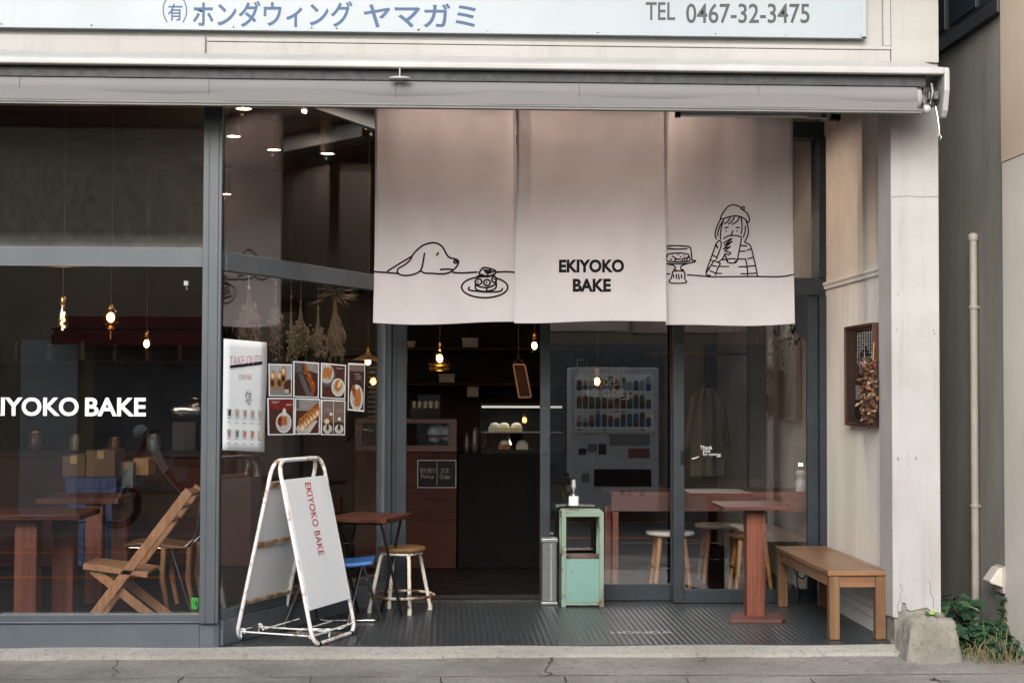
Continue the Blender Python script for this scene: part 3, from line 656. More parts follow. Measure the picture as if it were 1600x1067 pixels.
def drawing(par, yf, Yn, lines, ox, oy, k, w):
    d = M()
    def fn(a, b):
        p = at(a, b, Yn); return Vector((p.x, yf(p.x, p.z)-.004, p.z))
    for l in lines: stroke(d, [(ox+a/k, oy+b/k) for a, b in l], w, fn)
    d.build('line_drawing', INK, par)
drawing(CL, yL, 10.01, DOG, 560, 380, 6.154, 2.7)
drawing(CR, yR, 10.03, GIRL, 1030, 310, 7.273, 2.1)
lt = M()
for s_, a0, a1, t0, t1 in (('EKIYOKO', 873.5, 975, 405.5, 426), ('BAKE', 895, 954.5, 435.5, 456)):
    tb = tbox(a0, a1, t0, t1, 9.93)
    def fn(u, v, tb=tb): p = tb(u, v); return Vector((p.x, yM(p.x, p.z)-.004, p.z))
    lt = M(); text(lt, s_, fn, .042); lt.build('lettering', INK, CM)
pole = tag(M().tube([(-.62, 9.985, 3.352), (2.64, 9.985, 3.352)], .016, 12).build('curtain_pole', DKWOOD), 'wooden curtain pole carrying the three noren panels below the porch ceiling', 'pole')
# porch downlights behind the curtains
for x, lab in ((-.08, 'recessed porch downlight behind the left curtain panel'), (.70, 'recessed porch downlight behind the middle curtain panel'), (1.45, 'recessed porch downlight behind the right curtain panel')):
    o = thing('ceiling_downlight', (x, 10.45, 3.45), lab, 'lamp', 'porch downlights')
    M().lathe((x, 10.45, 3.43), [(.06, 0), (.06, .02), (.04, .021)], 20, cap=False).build('trim_ring', WHITEMET, o)
    M().lathe((x, 10.45, 3.436), [(.001, 0), (.032, .001)], 20).build('lamp_disc', BULBD, o)
    dl = plight('downlight_light', (x, 10.45, 3.41), (1, .79, .64), 18 if x > 1.2 else 22, o, .012, 'SPOT'); dl.data.spot_size = R(168); dl.data.spot_blend = .25

# ================================================================== A-FRAME SIGN
A_, B_, C_, D_ = (Vector((-1.215, 9.184, .012)), Vector((-1.0, 9.715, .012)), Vector((-.744, 8.975, .012)), Vector((-.538, 9.505, .012)))
T1 = (A_+C_)/2; T2 = (B_+D_)/2; T1.z = T2.z = 1.055
rr_ = (C_-A_).normalized()*.016
af = thing('sandwich_board', (-.87, 9.34, 0), 'white rusty tube framed sandwich board with red vertical shop name', 'sign')
AFW = worn('white_rusty_tube', C('#efedea'), C('#a9713f'), .60, 11., .35, .06, .1)
BRACE = worn('rusty_brace', C('#cfc6b6'), C('#a8753f'), .47, 14., .6, .08, .2)
fA = rpath([C_, T1+rr_, T2+rr_, D_], .09, 6, True); fB = rpath([A_, T1-rr_, T2-rr_, B_], .09, 6, True)
M().tube(fA, .012, 10, True).build('front_frame', AFW, af)
M().tube(fB, .012, 10, True).build('rear_frame', AFW, af)
def apt(base0, base1, top0, top1, u, v, off=0., nrm=Vector((0, 0, 0))):
    a = base0+(top0-base0)*v; b = base1+(top1-base1)*v; return a+(b-a)*u + nrm*off
nF = (D_-C_).cross(T1-C_).normalized()
if nF.x < 0: nF = -nF
nB = -(B_-A_).cross(T1-A_).normalized()
if nB.x > 0: nB = -nB
FPn = lambda u, v, o=0.: apt(C_, D_, T1+rr_, T2+rr_, u, v, o, nF)
BPn = lambda u, v, o=0.: apt(A_, B_, T1-rr_, T2-rr_, u, v, o, nB)
BOARD = mat('white_board', C('#f2f4f5'), C('#eceff1'), rough=.35, scale=1.5)
M().prism([FPn(.018, .185, .006), FPn(.985, .185, .006), FPn(.985, .895, .006), FPn(.018, .895, .006)], nF*.006).build('front_panel', BOARD, af, bevel=.002)
M().prism([BPn(.02, .2, .006), BPn(.98, .2, .006), BPn(.98, .88, .006), BPn(.02, .88, .006)], nB*.006).build('rear_panel', BOARD, af, bevel=.002)
lt = M(); text(lt, 'EKIYOKO BAKE', lambda u, v: FPn(.44+.135*v, .865-.405*u, .0135), .012, 1.05)
lt.build('lettering', mat('red_vinyl', C('#c8363c'), rough=.5), af)
for v_ in (.865, .53, .21): M().bar(BPn(.02, v_, -.004), BPn(.98, v_, -.004), .034 if v_ > .3 else .022, .014, nB).build('brace', BRACE, af, bevel=.002)
for v_ in (.87, .21): M().bar(FPn(.02, v_, -.004), FPn(.98, v_, -.004), .03, .01, nF).build('brace', BRACE, af, bevel=.002)
for u_ in (.06, .42):
    hk = FPn(u_, .035, -.01); hb = BPn(u_, .035, -.01)
    M().tube([hk+Vector((0, 0, .012)), hb+Vector((0, 0, .012))], .005, 8).tube(rpath([hk+Vector((.0, 0, -.02)), hk+Vector((.004, 0, .025)), hk+Vector((-.02, .0, .025)), hk+Vector((-.02, 0, 0))], .012), .006, 8).tube(rpath([hb+Vector((.0, 0, -.02)), hb+Vector((-.004, 0, .028)), hb+Vector((.02, .0, .025)), hb+Vector((.02, 0, 0))], .012), .007, 8).build('stay_rod', AFW, af)
for fn_ in (FPn, BPn): M().tube([fn_(0, .05), fn_(1, .05)], .006, 8).build('foot_rail', AFW, af)
M().tube([FPn(.1, .06)*.28+BPn(.1, .06)*.72, FPn(.9, .06)*.28+BPn(.9, .06)*.72], .005).tube([FPn(.1, .06)*.75+BPn(.1, .06)*.25, FPn(.9, .06)*.75+BPn(.9, .06)*.25], .005).build('cross_rod', AFW, af)
for (p, q) in ((C_, D_), (A_, B_)):
    for u_ in (.12, .88):
        c = p+(q-p)*u_; M().tube([c-(q-p)*.02, c+(q-p)*.02], .0145, 10).build('rubber_foot', BLACK, af)

# ================================================================== PORCH FURNITURE
# dark steel-legged table by the angled window
tz = .66
c1 = fl(604, 810, tz); c2 = fl(645, 801.5, tz); e = (c2-c1); e.z = 0; e.normalize(); pq = Vector((-e.y, e.x, 0)); Ld = (c2-c1).length
ct = c1+e*Ld/2+pq*.2
tb = thing('side_table', (ct.x, ct.y, 0), 'small table with dark wooden top and thin splayed steel legs beside the round stool', 'table')
M().prism([c1, c2, c2+pq*.42, c1+pq*.42], (0, 0, -.032)).build('tabletop', REDTOP, tb, bevel=.004)
for (a, b, px, py) in ((.05, .06, 628, 963), (.3, .05, 596, 955), (.05, .36, 560, 957), (.3, .36, 527, 950)):
    top = c1+e*(Ld*.12 if a < .1 else Ld*.82)+pq*b+Vector((0, 0, -.032)); f_ = fl(px, py)
    M().tube([top, f_], .0095, 8).build('leg', STEEL, tb)
M().tube([c1+e*.06+pq*.06+Vector((0, 0, -.04)), c1+e*.06+pq*.36+Vector((0, 0, -.04)), c1+e*(Ld-.06)+pq*.36+Vector((0, 0, -.04)), c1+e*(Ld-.06)+pq*.06+Vector((0, 0, -.04))], .008, 6, True).build('under_frame', STEEL, tb)
# round stool
scx, scy = -.285, 10.41
st = thing('round_stool', (scx, scy, 0), 'round wooden stool with chipped white rusty legs and foot ring at the doorway', 'stool')
M().lathe((scx, scy, .405), [(.0, 0), (.15, 0), (.158, .006), (.158, .022), (.15, .03), (.0, .032)], 32).build('seat', wood('stool_seat_wood', C('#8f6d48', .8), C('#6a4a2c', .8), 'x', .45), st)
LEGW = worn('chipped_white_leg', C('#e4ddcd'), C('#5d3a2a'), .585, 16., .5, .02, .3)
for (px, py) in ((640, 961), (577, 957), (608, 950), (672, 952)):
    f_ = fl(px, py); d = Vector((f_.x-scx, f_.y-scy, 0)); dn = d.normalized()
    tp = Vector((scx, scy, .395))
    M().tube(rpath([tp+dn*.03, tp+dn*.135, Vector((f_.x, f_.y, .02))], .05), .0125, 10).build('leg', LEGW, st)
    M().tube([(f_.x, f_.y, 0), (f_.x, f_.y, .035)], .0155, 10).build('rubber_tip', mat('cream_rubber', C('#d8d2c0'), rough=.7), st)
M().tube([(scx+.213*math.cos(a*math.pi/16), scy+.213*math.sin(a*math.pi/16), .115) for a in range(32)], .010, 8, True).build('foot_ring', worn('rusty_ring', C('#cfc7b8'), C('#6d4331'), .5, 9., .6, .05, .3), st)
M().tube([(scx+.13*math.cos(a*math.pi/12), scy+.13*math.sin(a*math.pi/12), .393) for a in range(24)], .010, 8, True).build('seat_ring', LEGW, st)
# blue folding stool
bs = thing('folding_stool', (-.68, 9.76, 0), 'low folding stool with blue seat and bent chrome legs behind the sandwich board', 'stool')
BLUEV = mat('blue_vinyl', C('#2f5f9a'), C('#27528a'), rough=.4)
def seatf(u, v): return Vector((-.88+.44*u, 9.58+.36*v, .415-.03*math.sin(u*math.pi)*.6))
M().grid(seatf, 12, 8).build('seat', BLUEV, bs, solid=.022, bevel=.004)
M().tube(rpath([(-.85, 9.60, .40), (-.80, 9.96, .012), (-.405, 9.96, .012), (-.50, 9.60, .40)], .05, 6), .0105, 10).build('leg', CHROME, bs)
M().tube(rpath([(-.84, 9.92, .40), (-.99, 9.60, .012), (-.60, 9.60, .012), (-.52, 9.92, .40)], .05, 6), .0105, 10).build('leg', CHROME, bs)
# mesh bin
x0, x1 = xa(846, 10.72), xa(873, 10.72)
bn = thing('mesh_bin', ((x0+x1)/2, 10.78, 0), 'narrow grey perforated metal bin standing by the green rack', 'bin')
m, nt_, b_ = newmat('perforated_metal'); v = coords(nt_)
vo = nt_.nodes.new('ShaderNodeTexVoronoi'); vo.inputs['Scale'].default_value = 130; vo.inputs['Randomness'].default_value = 0; nt_.links.new(v, vo.inputs['Vector'])
nt_.links.new(ramp(nt_, vo.outputs['Distance'], [(.3, C('#2a2c2e')), (.42, C('#777a7c'))]), b_.inputs['Base Color']); b_.inputs['Metallic'].default_value = .4; b_.inputs['Roughness'].default_value = .45
bz = za(841, 10.72)
M().box(x0+.006, x1-.006, 10.725, 10.85, .02, bz-.02).build('body', m, bn, bevel=.012)
GMET = mat('grey_metal', C('#8c8f91'), C('#777a7c'), rough=.35, metal=.6)
for z0_, z1_, n_ in ((bz-.03, bz, 'rim'), (0, .025, 'foot')): M().box(x0, x1, 10.718, 10.856, z0_, z1_).build(n_, GMET, bn, bevel=.008)
M().box((x0+x1)/2+.004, (x0+x1)/2+.016, 10.719, 10.725, .03, bz-.035).build('seam', mat('bright_seam', C('#a5a8aa'), rough=.3, metal=.6), bn)
# green rack
GREEN = worn('mint_rusty_paint', C('#8fa592', .75), C('#75563c'), .585, 10., .45, .05, .2, c2=C('#809a88', .75))
GREENP = worn('mint_panel_paint', C('#86b0a8', .72), C('#8a6a45'), .65, 8., .4, .05, .15, c2=C('#7aa39b', .72))
rx0, rx1, ry0, ry1 = .792, 1.082, 10.63, 10.87
rz = .652
gk = thing('metal_rack', ((rx0+rx1)/2, ry0+.12, 0), 'mint green rusty metal rack with open top shelf by the sliding door', 'rack')
for x in (rx0, rx1-.032):
    for y in (ry0, ry1-.03): M().box(x, x+.032, y, y+.03, 0, rz-.04).build('post', GREEN, gk, bevel=.003)
M().prism([(rx0, ry0, rz-.04), (rx1, ry0, rz-.04), (rx1, ry0, rz-.012), (rx1-.012, ry0, rz), (rx0+.012, ry0, rz), (rx0, ry0, rz-.012)], (0, ry1-ry0, 0)).build('top', GREEN, gk, bevel=.003)
zsf = za(872, 10.63)
M().box(rx0+.005, rx1-.005, ry0+.034, ry1-.034, zsf-.005, zsf+.012).build('shelf', worn('rusty_shelf', C('#6a5248'), C('#4a2f22'), .5, 9.), gk)
M().box(rx0+.032, rx1-.032, ry0+.006, ry0+.014, .035, zsf-.006).build('front_panel', GREENP, gk, bevel=.002)
M().box(rx0+.032, rx1-.032, ry0+.003, ry0+.02, .012, .034).build('bottom_rail', GREEN, gk, bevel=.002)
for x in (rx0+.004, rx1-.012): M().box(x, x+.008, ry0+.03, ry1-.03, .03, zsf-.006).build('side_panel', GREENP, gk)
# bottle
bp = at(896.5, 795, 10.70)
bo = thing('pump_bottle', (bp.x, 10.70, rz), 'clear pump bottle with white label standing on the green rack', 'bottle')
M().lathe((bp.x, 10.70, rz), [(.028, .0), (.034, .004), (.034, .10), (.03, .115), (.014, .135), (.013, .15)], 20).build('bottle_body', CLEAR, bo)
M().lathe((bp.x, 10.70, rz), [(.0348, .035), (.0348, .095)], 20, cap=False).build('label_band', WHITEV, bo)
M().lathe((bp.x, 10.70, rz), [(.013, .145), (.017, .15), (.017, .172), (.014, .176), (.015, .19), (.012, .205), (.005, .207), (.005, .215)], 14).build('pump_cap', mat('clear_cap', C('#8f9496'), rough=.2), bo)
M().box(bp.x-.03, bp.x+.008, 10.692, 10.708, rz+.212, rz+.226).build('nozzle', BLACK, bo, bevel=.003)
# red pedestal table
pt = thing('pedestal_table', (2.0, 10.03, 0), 'small red brown pedestal table on a square post beside the bench', 'table')
tz2 = .735
a0 = fl(1131, 791, tz2); a1 = fl(1233, 789, tz2); a2 = fl(1217, 782.5, tz2); a3 = fl(1141, 783.5, tz2)
M().prism([(a0.x, a0.y, tz2), (a1.x, a0.y, tz2), (a1.x, a2.y, tz2), (a0.x, a2.y, tz2)], (0, 0, -.026)).build('tabletop', wood('dark_red_top', C('#5f3b33'), C('#442620'), 'x', .35, 30.), pt, bevel=.003)
pyc = 10.02; qx0, qx1 = xa(1167, pyc, 900), xa(1196.5, pyc, 900)
M().box(qx0, qx1, pyc, pyc+.115, .02, tz2-.027).build('post', REDWOOD, pt, bevel=.004)
b0 = fl(1138, 968, .02)
M().prism([(xa(1141, 9.86, 975), 9.86, .022), (xa(1222, 9.86, 975), 9.86, .022), (xa(1226, 9.95, 968), 9.92, .022), (xa(1216, 10.2, 964), 10.2, .022), (xa(1146, 10.2, 964), 10.2, .022), (xa(1138, 9.95, 968), 9.92, .022)], (0, 0, -.022)).build('base_plate', wood('base_plate_wood', C('#6a4138'), C('#50302a'), 'x', .5), pt, bevel=.003)
# bench
bx0, bx1, by0, by1, bz = 2.262, 2.622, 9.17, 10.66, .41
bc = thing('wooden_bench', ((bx0+bx1)/2, (by0+by1)/2, 0), 'long oiled wooden bench with slatted seat against the white side wall', 'bench')
for y in (by0, by1-.06): M().box(bx0, bx1, y, y+.06, bz-.03, bz).build('seat_end', TEAKX, bc, bevel=.004)
sl_ = M(); ns = 7; w_ = (bx1-bx0)/ns
for i in range(ns): sl_.box(bx0+i*w_+.0012, bx0+(i+1)*w_-.0012, by0+.062, by1-.062, bz-.028, bz-(.0 if i in (0, ns-1) else .0015))
sl_.build('seat', TEAK, bc, bevel=.002)
for x in (bx0+.012, bx1-.072):
    for y in (by0+.012, by1-.072): M().box(x, x+.06, y, y+.06, .004, bz-.031).mat(1).box(x+.004, x+.056, y+.004, y+.056, 0, .004).build('leg', [TEAKZ, BLACK], bc, bevel=.003)
for y in (by0+.02, by1-.045): M().box(bx0+.073, bx1-.073, y, y+.025, bz-.10, bz-.032).build('end_apron', TEAKX, bc, bevel=.002)
for x in (bx0+.02, bx1-.045): M().box(x, x+.025, by0+.073, by1-.073, bz-.10, bz-.032).build('side_apron', TEAK, bc, bevel=.002)
# loose cable under the bench
cb = [(2.59, 10.76, .62), (2.585, 10.74, .45), (2.6, 10.72, .3)]
tag(M().tube(smooth_line([(2.40, 10.74, .30), (2.42, 10.73, .22), (2.47, 10.72, .18), (2.5, 10.74, .24), (2.45, 10.75, .27), (2.43, 10.73, .16), (2.45, 10.74, .08), (2.44, 10.74, .006)], 6), .0045, 6).build('power_cable', BLACK), 'loose black cable looping down the glass behind the bench', 'cable')
# menu board on the side wall
y_f = atx(1322, 600, 2.62).y; y_n = 9.44
zt_ = atx(1322, 511, 2.62).z; zb_ = atx(1322, 664, 2.62).z
mb_ = thing('menu_board', (2.63, (y_f+y_n)/2, (zt_+zb_)/2), 'dark framed wooden menu board with white vertical writing on the side wall', 'sign')
ymn = y_n
bd = M().box(2.618, 2.645, ymn+.02, y_f-.02, zb_+.02, zt_-.02).build('board', wood('board_wood', C('#3b2620'), C('#2a1a16'), 'y', .5), mb_)
M().box(2.607, 2.646, ymn, ymn+.02, zb_, zt_).box(2.607, 2.646, y_f-.02, y_f, zb_, zt_).box(2.607, 2.646, ymn+.02, y_f-.02, zb_, zb_+.02).box(2.607, 2.646, ymn+.02, y_f-.02, zt_-.02, zt_).build('frame', wood('board_frame', C('#5a3423'), C('#2a1712'), 'z', .5), mb_, bevel=.003)
sl2 = M()
Wb = y_f-ymn
sl2.box(2.616, 2.6181, ymn+.03, ymn+Wb*.62, zt_-.27*(zt_-zb_), zt_-.04).box(2.616, 2.6181, ymn+.05, ymn+Wb*.55, zt_-.52*(zt_-zb_), zt_-.3*(zt_-zb_)).box(2.616, 2.6181, ymn+.12, ymn+Wb*.66, zt_-.93*(zt_-zb_), zt_-.57*(zt_-zb_))
sl2.build('slate', BLACK, mb_)
wr = M(); rw = random.Random(5)
for c in range(9):
    y = ymn+.05+Wb*.54*c/9; z = zt_-.05
    for i in range(int(rw.uniform(5, 11))):
        l = rw.uniform(.008, .02); wr.add([(2.6152, y-.005, z), (2.6152, y+.005, z), (2.6152, y+.005, z-l), (2.6152, y-.005, z-l)], [(0, 1, 2, 3)]); z -= l+.005
for c in range(8):
    y = ymn+.07+Wb*.45*c/8; z = zt_-.32*(zt_-zb_)
    for i in range(int(rw.uniform(4, 8))):
        l = rw.uniform(.006, .014); wr.add([(2.6152, y-.003, z), (2.6152, y+.003, z), (2.6152, y+.003, z-l), (2.6152, y-.003, z-l)], [(0, 1, 2, 3)]); z -= l+.005
for c in range(5):
    y = ymn+Wb*.5+Wb*.14*c/5; z = zt_-.6*(zt_-zb_)
    for i in range(6):
        l = rw.uniform(.006, .014); wr.add([(2.6152, y-.003, z), (2.6152, y+.003, z), (2.6152, y+.003, z-l), (2.6152, y-.003, z-l)], [(0, 1, 2, 3)]); z -= l+.005
wr.build('writing', WHITEV, mb_)
# dried wreath hung on the board
wc = atx(1360, 612, 2.585)
wt = thing('dried_wreath', (2.59, wc.y, wc.z), 'oval wreath of dried pink and brown flowers hung on the menu board', 'wreath')
fl_ = M(); rw = random.Random(8)
def leaf(mb, p, d, L, w):
    d = Vector(d).normalized(); s = d.cross(Vector((rw.uniform(-1, 1), rw.uniform(-1, 1), rw.uniform(-1, 1))));
    if s.length < .05: s = Vector((0, 0, 1))
    s = s.normalized()*w/2; nrm = s.cross(d).normalized()*w*.25; p = Vector(p)
    mb.add([p, p+d*L*.45+s+nrm, p+d*L, p+d*L*.45-s+nrm], [(0, 1, 2, 3)])
for i in range(420):
    a = rw.uniform(0, 6.283); q = 1+rw.gauss(0, .22)
    p = Vector((2.585+rw.uniform(-.03, .02), wc.y+.10*q*math.cos(a), wc.z+.155*q*math.sin(a)))
    fl_.mat(rw.choice((0, 0, 1, 1, 2, 3)))
    leaf(fl_, p, (rw.uniform(-1, .2), rw.uniform(-1, 1), rw.uniform(-1, .6)), rw.uniform(.02, .05), rw.uniform(.012, .028))
fl_.build('flowers', [mat('dry_pink', C('#a8705c', .7), C('#8a5542', .7), rough=.9), mat('dry_brown', C('#7c5a42', .75), C('#5d4231', .75), rough=.9), mat('dry_cream', C('#b09a7c', .7), rough=.9), mat('dry_dark', C('#4a3328'), rough=.9)], wt)
M().tube([(2.60, wc.y, wc.z+.15), (2.605, wc.y-.01, wc.z+.30)], .005).build('hanging_cord', mat('jute', C('#a08458'), rough=.9), wt)

# ================================================================== THINGS IN THE ANGLED WINDOW
def dquad(c4, o=.0): return [dgp(px, py, o) for px, py in c4]
def bil(q): return lambda u, v, k=0.: (q[0]*(1-u)*(1-v)+q[1]*u*(1-v)+q[2]*u*v+q[3]*(1-u)*v) + Vector(NN)*k   # u right, v down
q = dquad([(349, 529), (416.5, 535), (413, 706), (347, 703)]); F = bil(q)
po = thing('drink_poster', q[0], 'tall white take out drink poster taped on the angled window pane', 'poster')
M().grid(lambda u, v: F(u, v, .002+.004*math.sin(v*6)*u), 6, 14).build('sheet', PAPER, po, solid=.0008)
PINK = mat('pink_print', C('#c98fa0'), rough=.7)
def dtext(mb, s, u0, u1, v0, v1, k=.008, bold=-.01, skew=0.):
    text(mb, s, lambda a, b: F(u0+(u1-u0)*a, v1+(v0-v1)*b+skew*a, k), bold)
lt = M(); dtext(lt, 'TAKE OUT!!', .12, .86, .155, .235, skew=-.035); dtext(lt, 'DRINK', .34, .64, .31, .355, skew=-.008); lt.build('lettering', PINK, po)
pm = M()
pm.add([F(.13, .238, .008), F(.13, .262, .008), F(.88, .205, .008), F(.88, .175, .008)], [(0, 1, 2, 3)])
pm.mat(1)
for a in range(40): u = .5+rw.uniform(-.012, .12); v_ = .44+rw.uniform(0, .13); pm.add([F(u, v_, .008), F(u+.02, v_+.004, .008), F(u+.016, v_+.016, .008), F(u+.003, v_+.012, .008)], [(0, 1, 2, 3)])
cols = [2, 3, 4, 3, 3, 4, 5, 6, 6, 7]
for r_ in range(2):
    for c in range(5):
        u = .07+.18*c; v_ = .645+.185*r_ ; k = cols[r_*5+c]
        pm.mat(8).add([F(u, v_-.02, .008), F(u+.11, v_-.02, .008), F(u+.09, v_+.045, .008), F(u+.02, v_+.045, .008)], [(0, 1, 2, 3)])
        pm.mat(k).add([F(u+.04, v_-.005, .009), F(u+.1, v_-.01, .009), F(u+.085, v_+.042, .009), F(u+.04, v_+.045, .009)], [(0, 1, 2, 3)])
        pm.mat(1)
        for d in (.062, .1): pm.add([F(u+.01, v_+d, .008), F(u+.09, v_+d, .008), F(u+.09, v_+d+.005, .008), F(u+.01, v_+d+.005, .008)], [(0, 1, 2, 3)])
pc = lambda n, h: mat(n, C(h), rough=.7)
pm.build('print', [INK, pc('print_grey', '#8d9396'), pc('print_cola', '#3a2c2c'), pc('print_tan', '#c4a58c'), pc('print_rose', '#b98a80'), pc('print_green', '#6a7a62'), pc('print_orange', '#d9704a'), pc('print_yellow', '#d8c98a'), pc('print_cup', '#c3c7c6')], po)
# seven photo cards
PH = {n: mat('print_'+n, C(h), C(h2), rough=.45, scale=s, lo=.3, hi=.7) for n, h, h2, s in (
    ('wood', '#5a332a', '#38201c', 30.), ('darkwood', '#4a2e2a', '#2c1c1b', 40.), ('grey', '#9a9794', '#7f7c7a', 8.), ('slate', '#66666a', '#4c4d52', 14.), ('pale', '#b9bcbe', '#a3a6a8', 5.),
    ('bread', '#c98a4a', '#8f5524', 60.), ('choc', '#4a3126', '#2e1d18', 30.), ('roast', '#a8622e', '#5f3016', 50.), ('cream', '#ead9b8', '#d6b98a', 40.), ('plate', '#c9c9c6', '#b0b0ae', 9.), ('white', '#e4e4e0', '#d5d5d0', 5.), ('brownbg', '#7d6e66', '#6a5d56', 6.), ('red', '#8a2f28', '#6a211d', 20.))}
PN = list(PH)
def card(corners, label, draw):
    q = [dgp(410+a/7.115, 540+b/7.115, .0) for a, b in corners]; G = bil(q)
    o = thing('photo_card', q[0], label, 'photo card', 'food photographs in the angled window')
    M().add([G(0, 0), G(1, 0), G(1, 1), G(0, 1)], [(3, 2, 1, 0)]).build('sheet', PAPER, o, solid=.0008)
    m_ = M(); m_.lv = 0
    def poly(n, pts): m_.lv += 1; m_.mat(PN.index(n)).add([G(.045+.91*u, .035+.93*v, .0012+.0002*m_.lv) for u, v in pts], [tuple(range(len(pts)))])
    def rect(n, a, b, c, d): poly(n, [(a, b), (c, b), (c, d), (a, d)])
    def ell(n, cx, cy_, rx, ry, rot=0., k=18):
        poly(n, [(min(1, max(0, cx+rx*math.cos(t)*math.cos(rot)-ry*math.sin(t)*math.sin(rot))), min(1, max(0, cy_+rx*math.cos(t)*math.sin(rot)+ry*math.sin(t)*math.cos(rot)))) for t in [6.283*i/k for i in range(k)]])
    draw(rect, ell, poly); m_.build('picture', [PH[n] for n in PN], o)
def d1(rect, ell, poly):
    rect('grey', 0, 0, 1, 1); rect('pale', 0, 0, 1, .45); ell('wood', .9, .7, .25, .22)
    for x, y in ((.12, .5), (.44, .5), (.62, .35)):
        ell('bread', x, y, .13, .32, .1); ell('choc', x-.01, y+.1, .09, .11); ell('cream', x, y-.15, .08, .1)
    for i in range(8): ell('cream', .7+.05*(i % 4), .83+.06*(i//4), .03, .03)
def d2(rect, ell, poly):
    rect('darkwood', 0, 0, 1, 1); rect('slate', 0, 0, .3, .3); poly('grey', [(.45, 0), (1, 0), (1, .3), (.5, .2)]); poly('slate', [(.15, .35), (.3, .3), (.75, 1), (.5, 1)])
    for x, y in ((.42, .1), (.48, .2), (.42, .28), (.55, .3), (.6, .38), (.58, .48), (.7, .52), (.66, .6), (.78, .62), (.7, .72), (.78, .8), (.72, .92), (.62, .42), (.8, .7)): ell('roast', x, y, .09, .065, .6)
    for x, y in ((.62, .36), (.5, .18), (.74, .6)): ell('bread', x, y, .05, .04)
def d3(rect, ell, poly):
    rect('wood', 0, 0, 1, 1); ell('slate', .2, .32, .38, .36); ell('plate', .18, .28, .33, .3)
    for x in (.08, .2, .34): ell('bread', x, .26, .07, .2, .3)
    ell('white', .7, .68, .3, .28); ell('plate', .7, .68, .25, .23); ell('bread', .7, .62, .16, .2, .5); ell('cream', .76, .56, .06, .15, .5); rect('pale', .6, .08, .9, .1)
def d4(rect, ell, poly):
    rect('darkwood', 0, 0, 1, 1); rect('brownbg', 0, 0, 1, .14); ell('white', .52, .74, .44, .3); ell('plate', .52, .74, .38, .26)
    ell('roast', .4, .62, .25, .13, .5); ell('bread', .6, .72, .2, .22); ell('bread', .45, .85, .12, .09); ell('white', .5, .5, .11, .06)
    for y, a in ((.2, .3), (.25, .42), (.3, .38)): rect('pale', a, y, a+.4, y+.012)
def d5(rect, ell, poly):
    rect('wood', 0, 0, 1, 1); rect('red', 0, 0, 1, .3); ell('white', .6, .68, .33, .3); ell('plate', .6, .68, .28, .25); ell('red', .48, .64, .14, .14)
    poly('bread', [(.52, .48), (.72, .48), (.75, .75), (.5, .75)]); ell('white', .62, .38, .08, .12); rect('pale', .1, .06, .45, .08); rect('pale', .7, .14, .92, .18); rect('pale', .12, .1, .35, .115)
def d6(rect, ell, poly):
    rect('wood', 0, 0, 1, 1); rect('grey', 0, 0, 1, .33); rect('slate', 0, 0, .12, .25); poly('plate', [(0, .85), (.3, .6), (.95, .62), (.6, 1), (.1, 1)])
    for i in range(6): ell('bread', .28+.12*i, .72-.08*i, .16, .2, -.5); ell('roast', .25+.12*i, .63-.09*i, .12, .06, -.5); ell('cream', .3+.12*i, .8-.08*i, .07, .09)
    ell('cream', .26, .85, .1, .09)
    for y in (.06, .16, .22): rect('pale', .2, y, .55, y+.012)
def d7(rect, ell, poly):
    rect('brownbg', 0, 0, 1, 1); rect('choc', 0, .65, 1, 1); rect('white', .49, 0, .515, 1)
    for x, y in ((.24, .85), (.76, .85)): ell('white', x, y, .2, .14); ell('plate', x, y, .16, .11); ell('choc', x, .8, .06, .1)
    ell('cream', .2, .62, .12, .08); ell('roast', .38, .5, .06, .16); ell('white', .38, .4, .07, .05); ell('white', .76, .55, .07, .07); ell('choc', .76, .65, .05, .06)
    for x in (.08, .62):
        for y in (.24, .28, .33): rect('pale', x, y, x+.28, y+.01)
CG = 'photo card of '
for cr_, lb, fn in (([(68, 200), (330, 208), (325, 565), (72, 562)], CG+'filled buns standing on grey paper, upper row beside the poster', d1), ([(342, 170), (630, 190), (626, 582), (342, 570)], CG+'brown roasted bites on a slate strip, upper row', d2), ([(652, 190), (930, 215), (920, 598), (648, 582)], CG+'two white plates of toast on dark wood, upper row', d3), ([(955, 192), (1142, 202), (1130, 735), (950, 718)], CG+'pastries heaped on an oval plate, narrow card nearest the door', d4), ([(55, 580), (352, 580), (352, 992), (62, 995)], CG+'a pudding on a round plate with red tabletop, lower row', d5), ([(362, 582), (645, 592), (635, 985), (352, 988)], CG+'a row of sliced golden bread on a board, lower row', d6), ([(652, 598), (922, 608), (916, 995), (648, 992)], CG+'two desserts in glasses split by a white line, lower row', d7)):
    card(cr_, lb, fn)
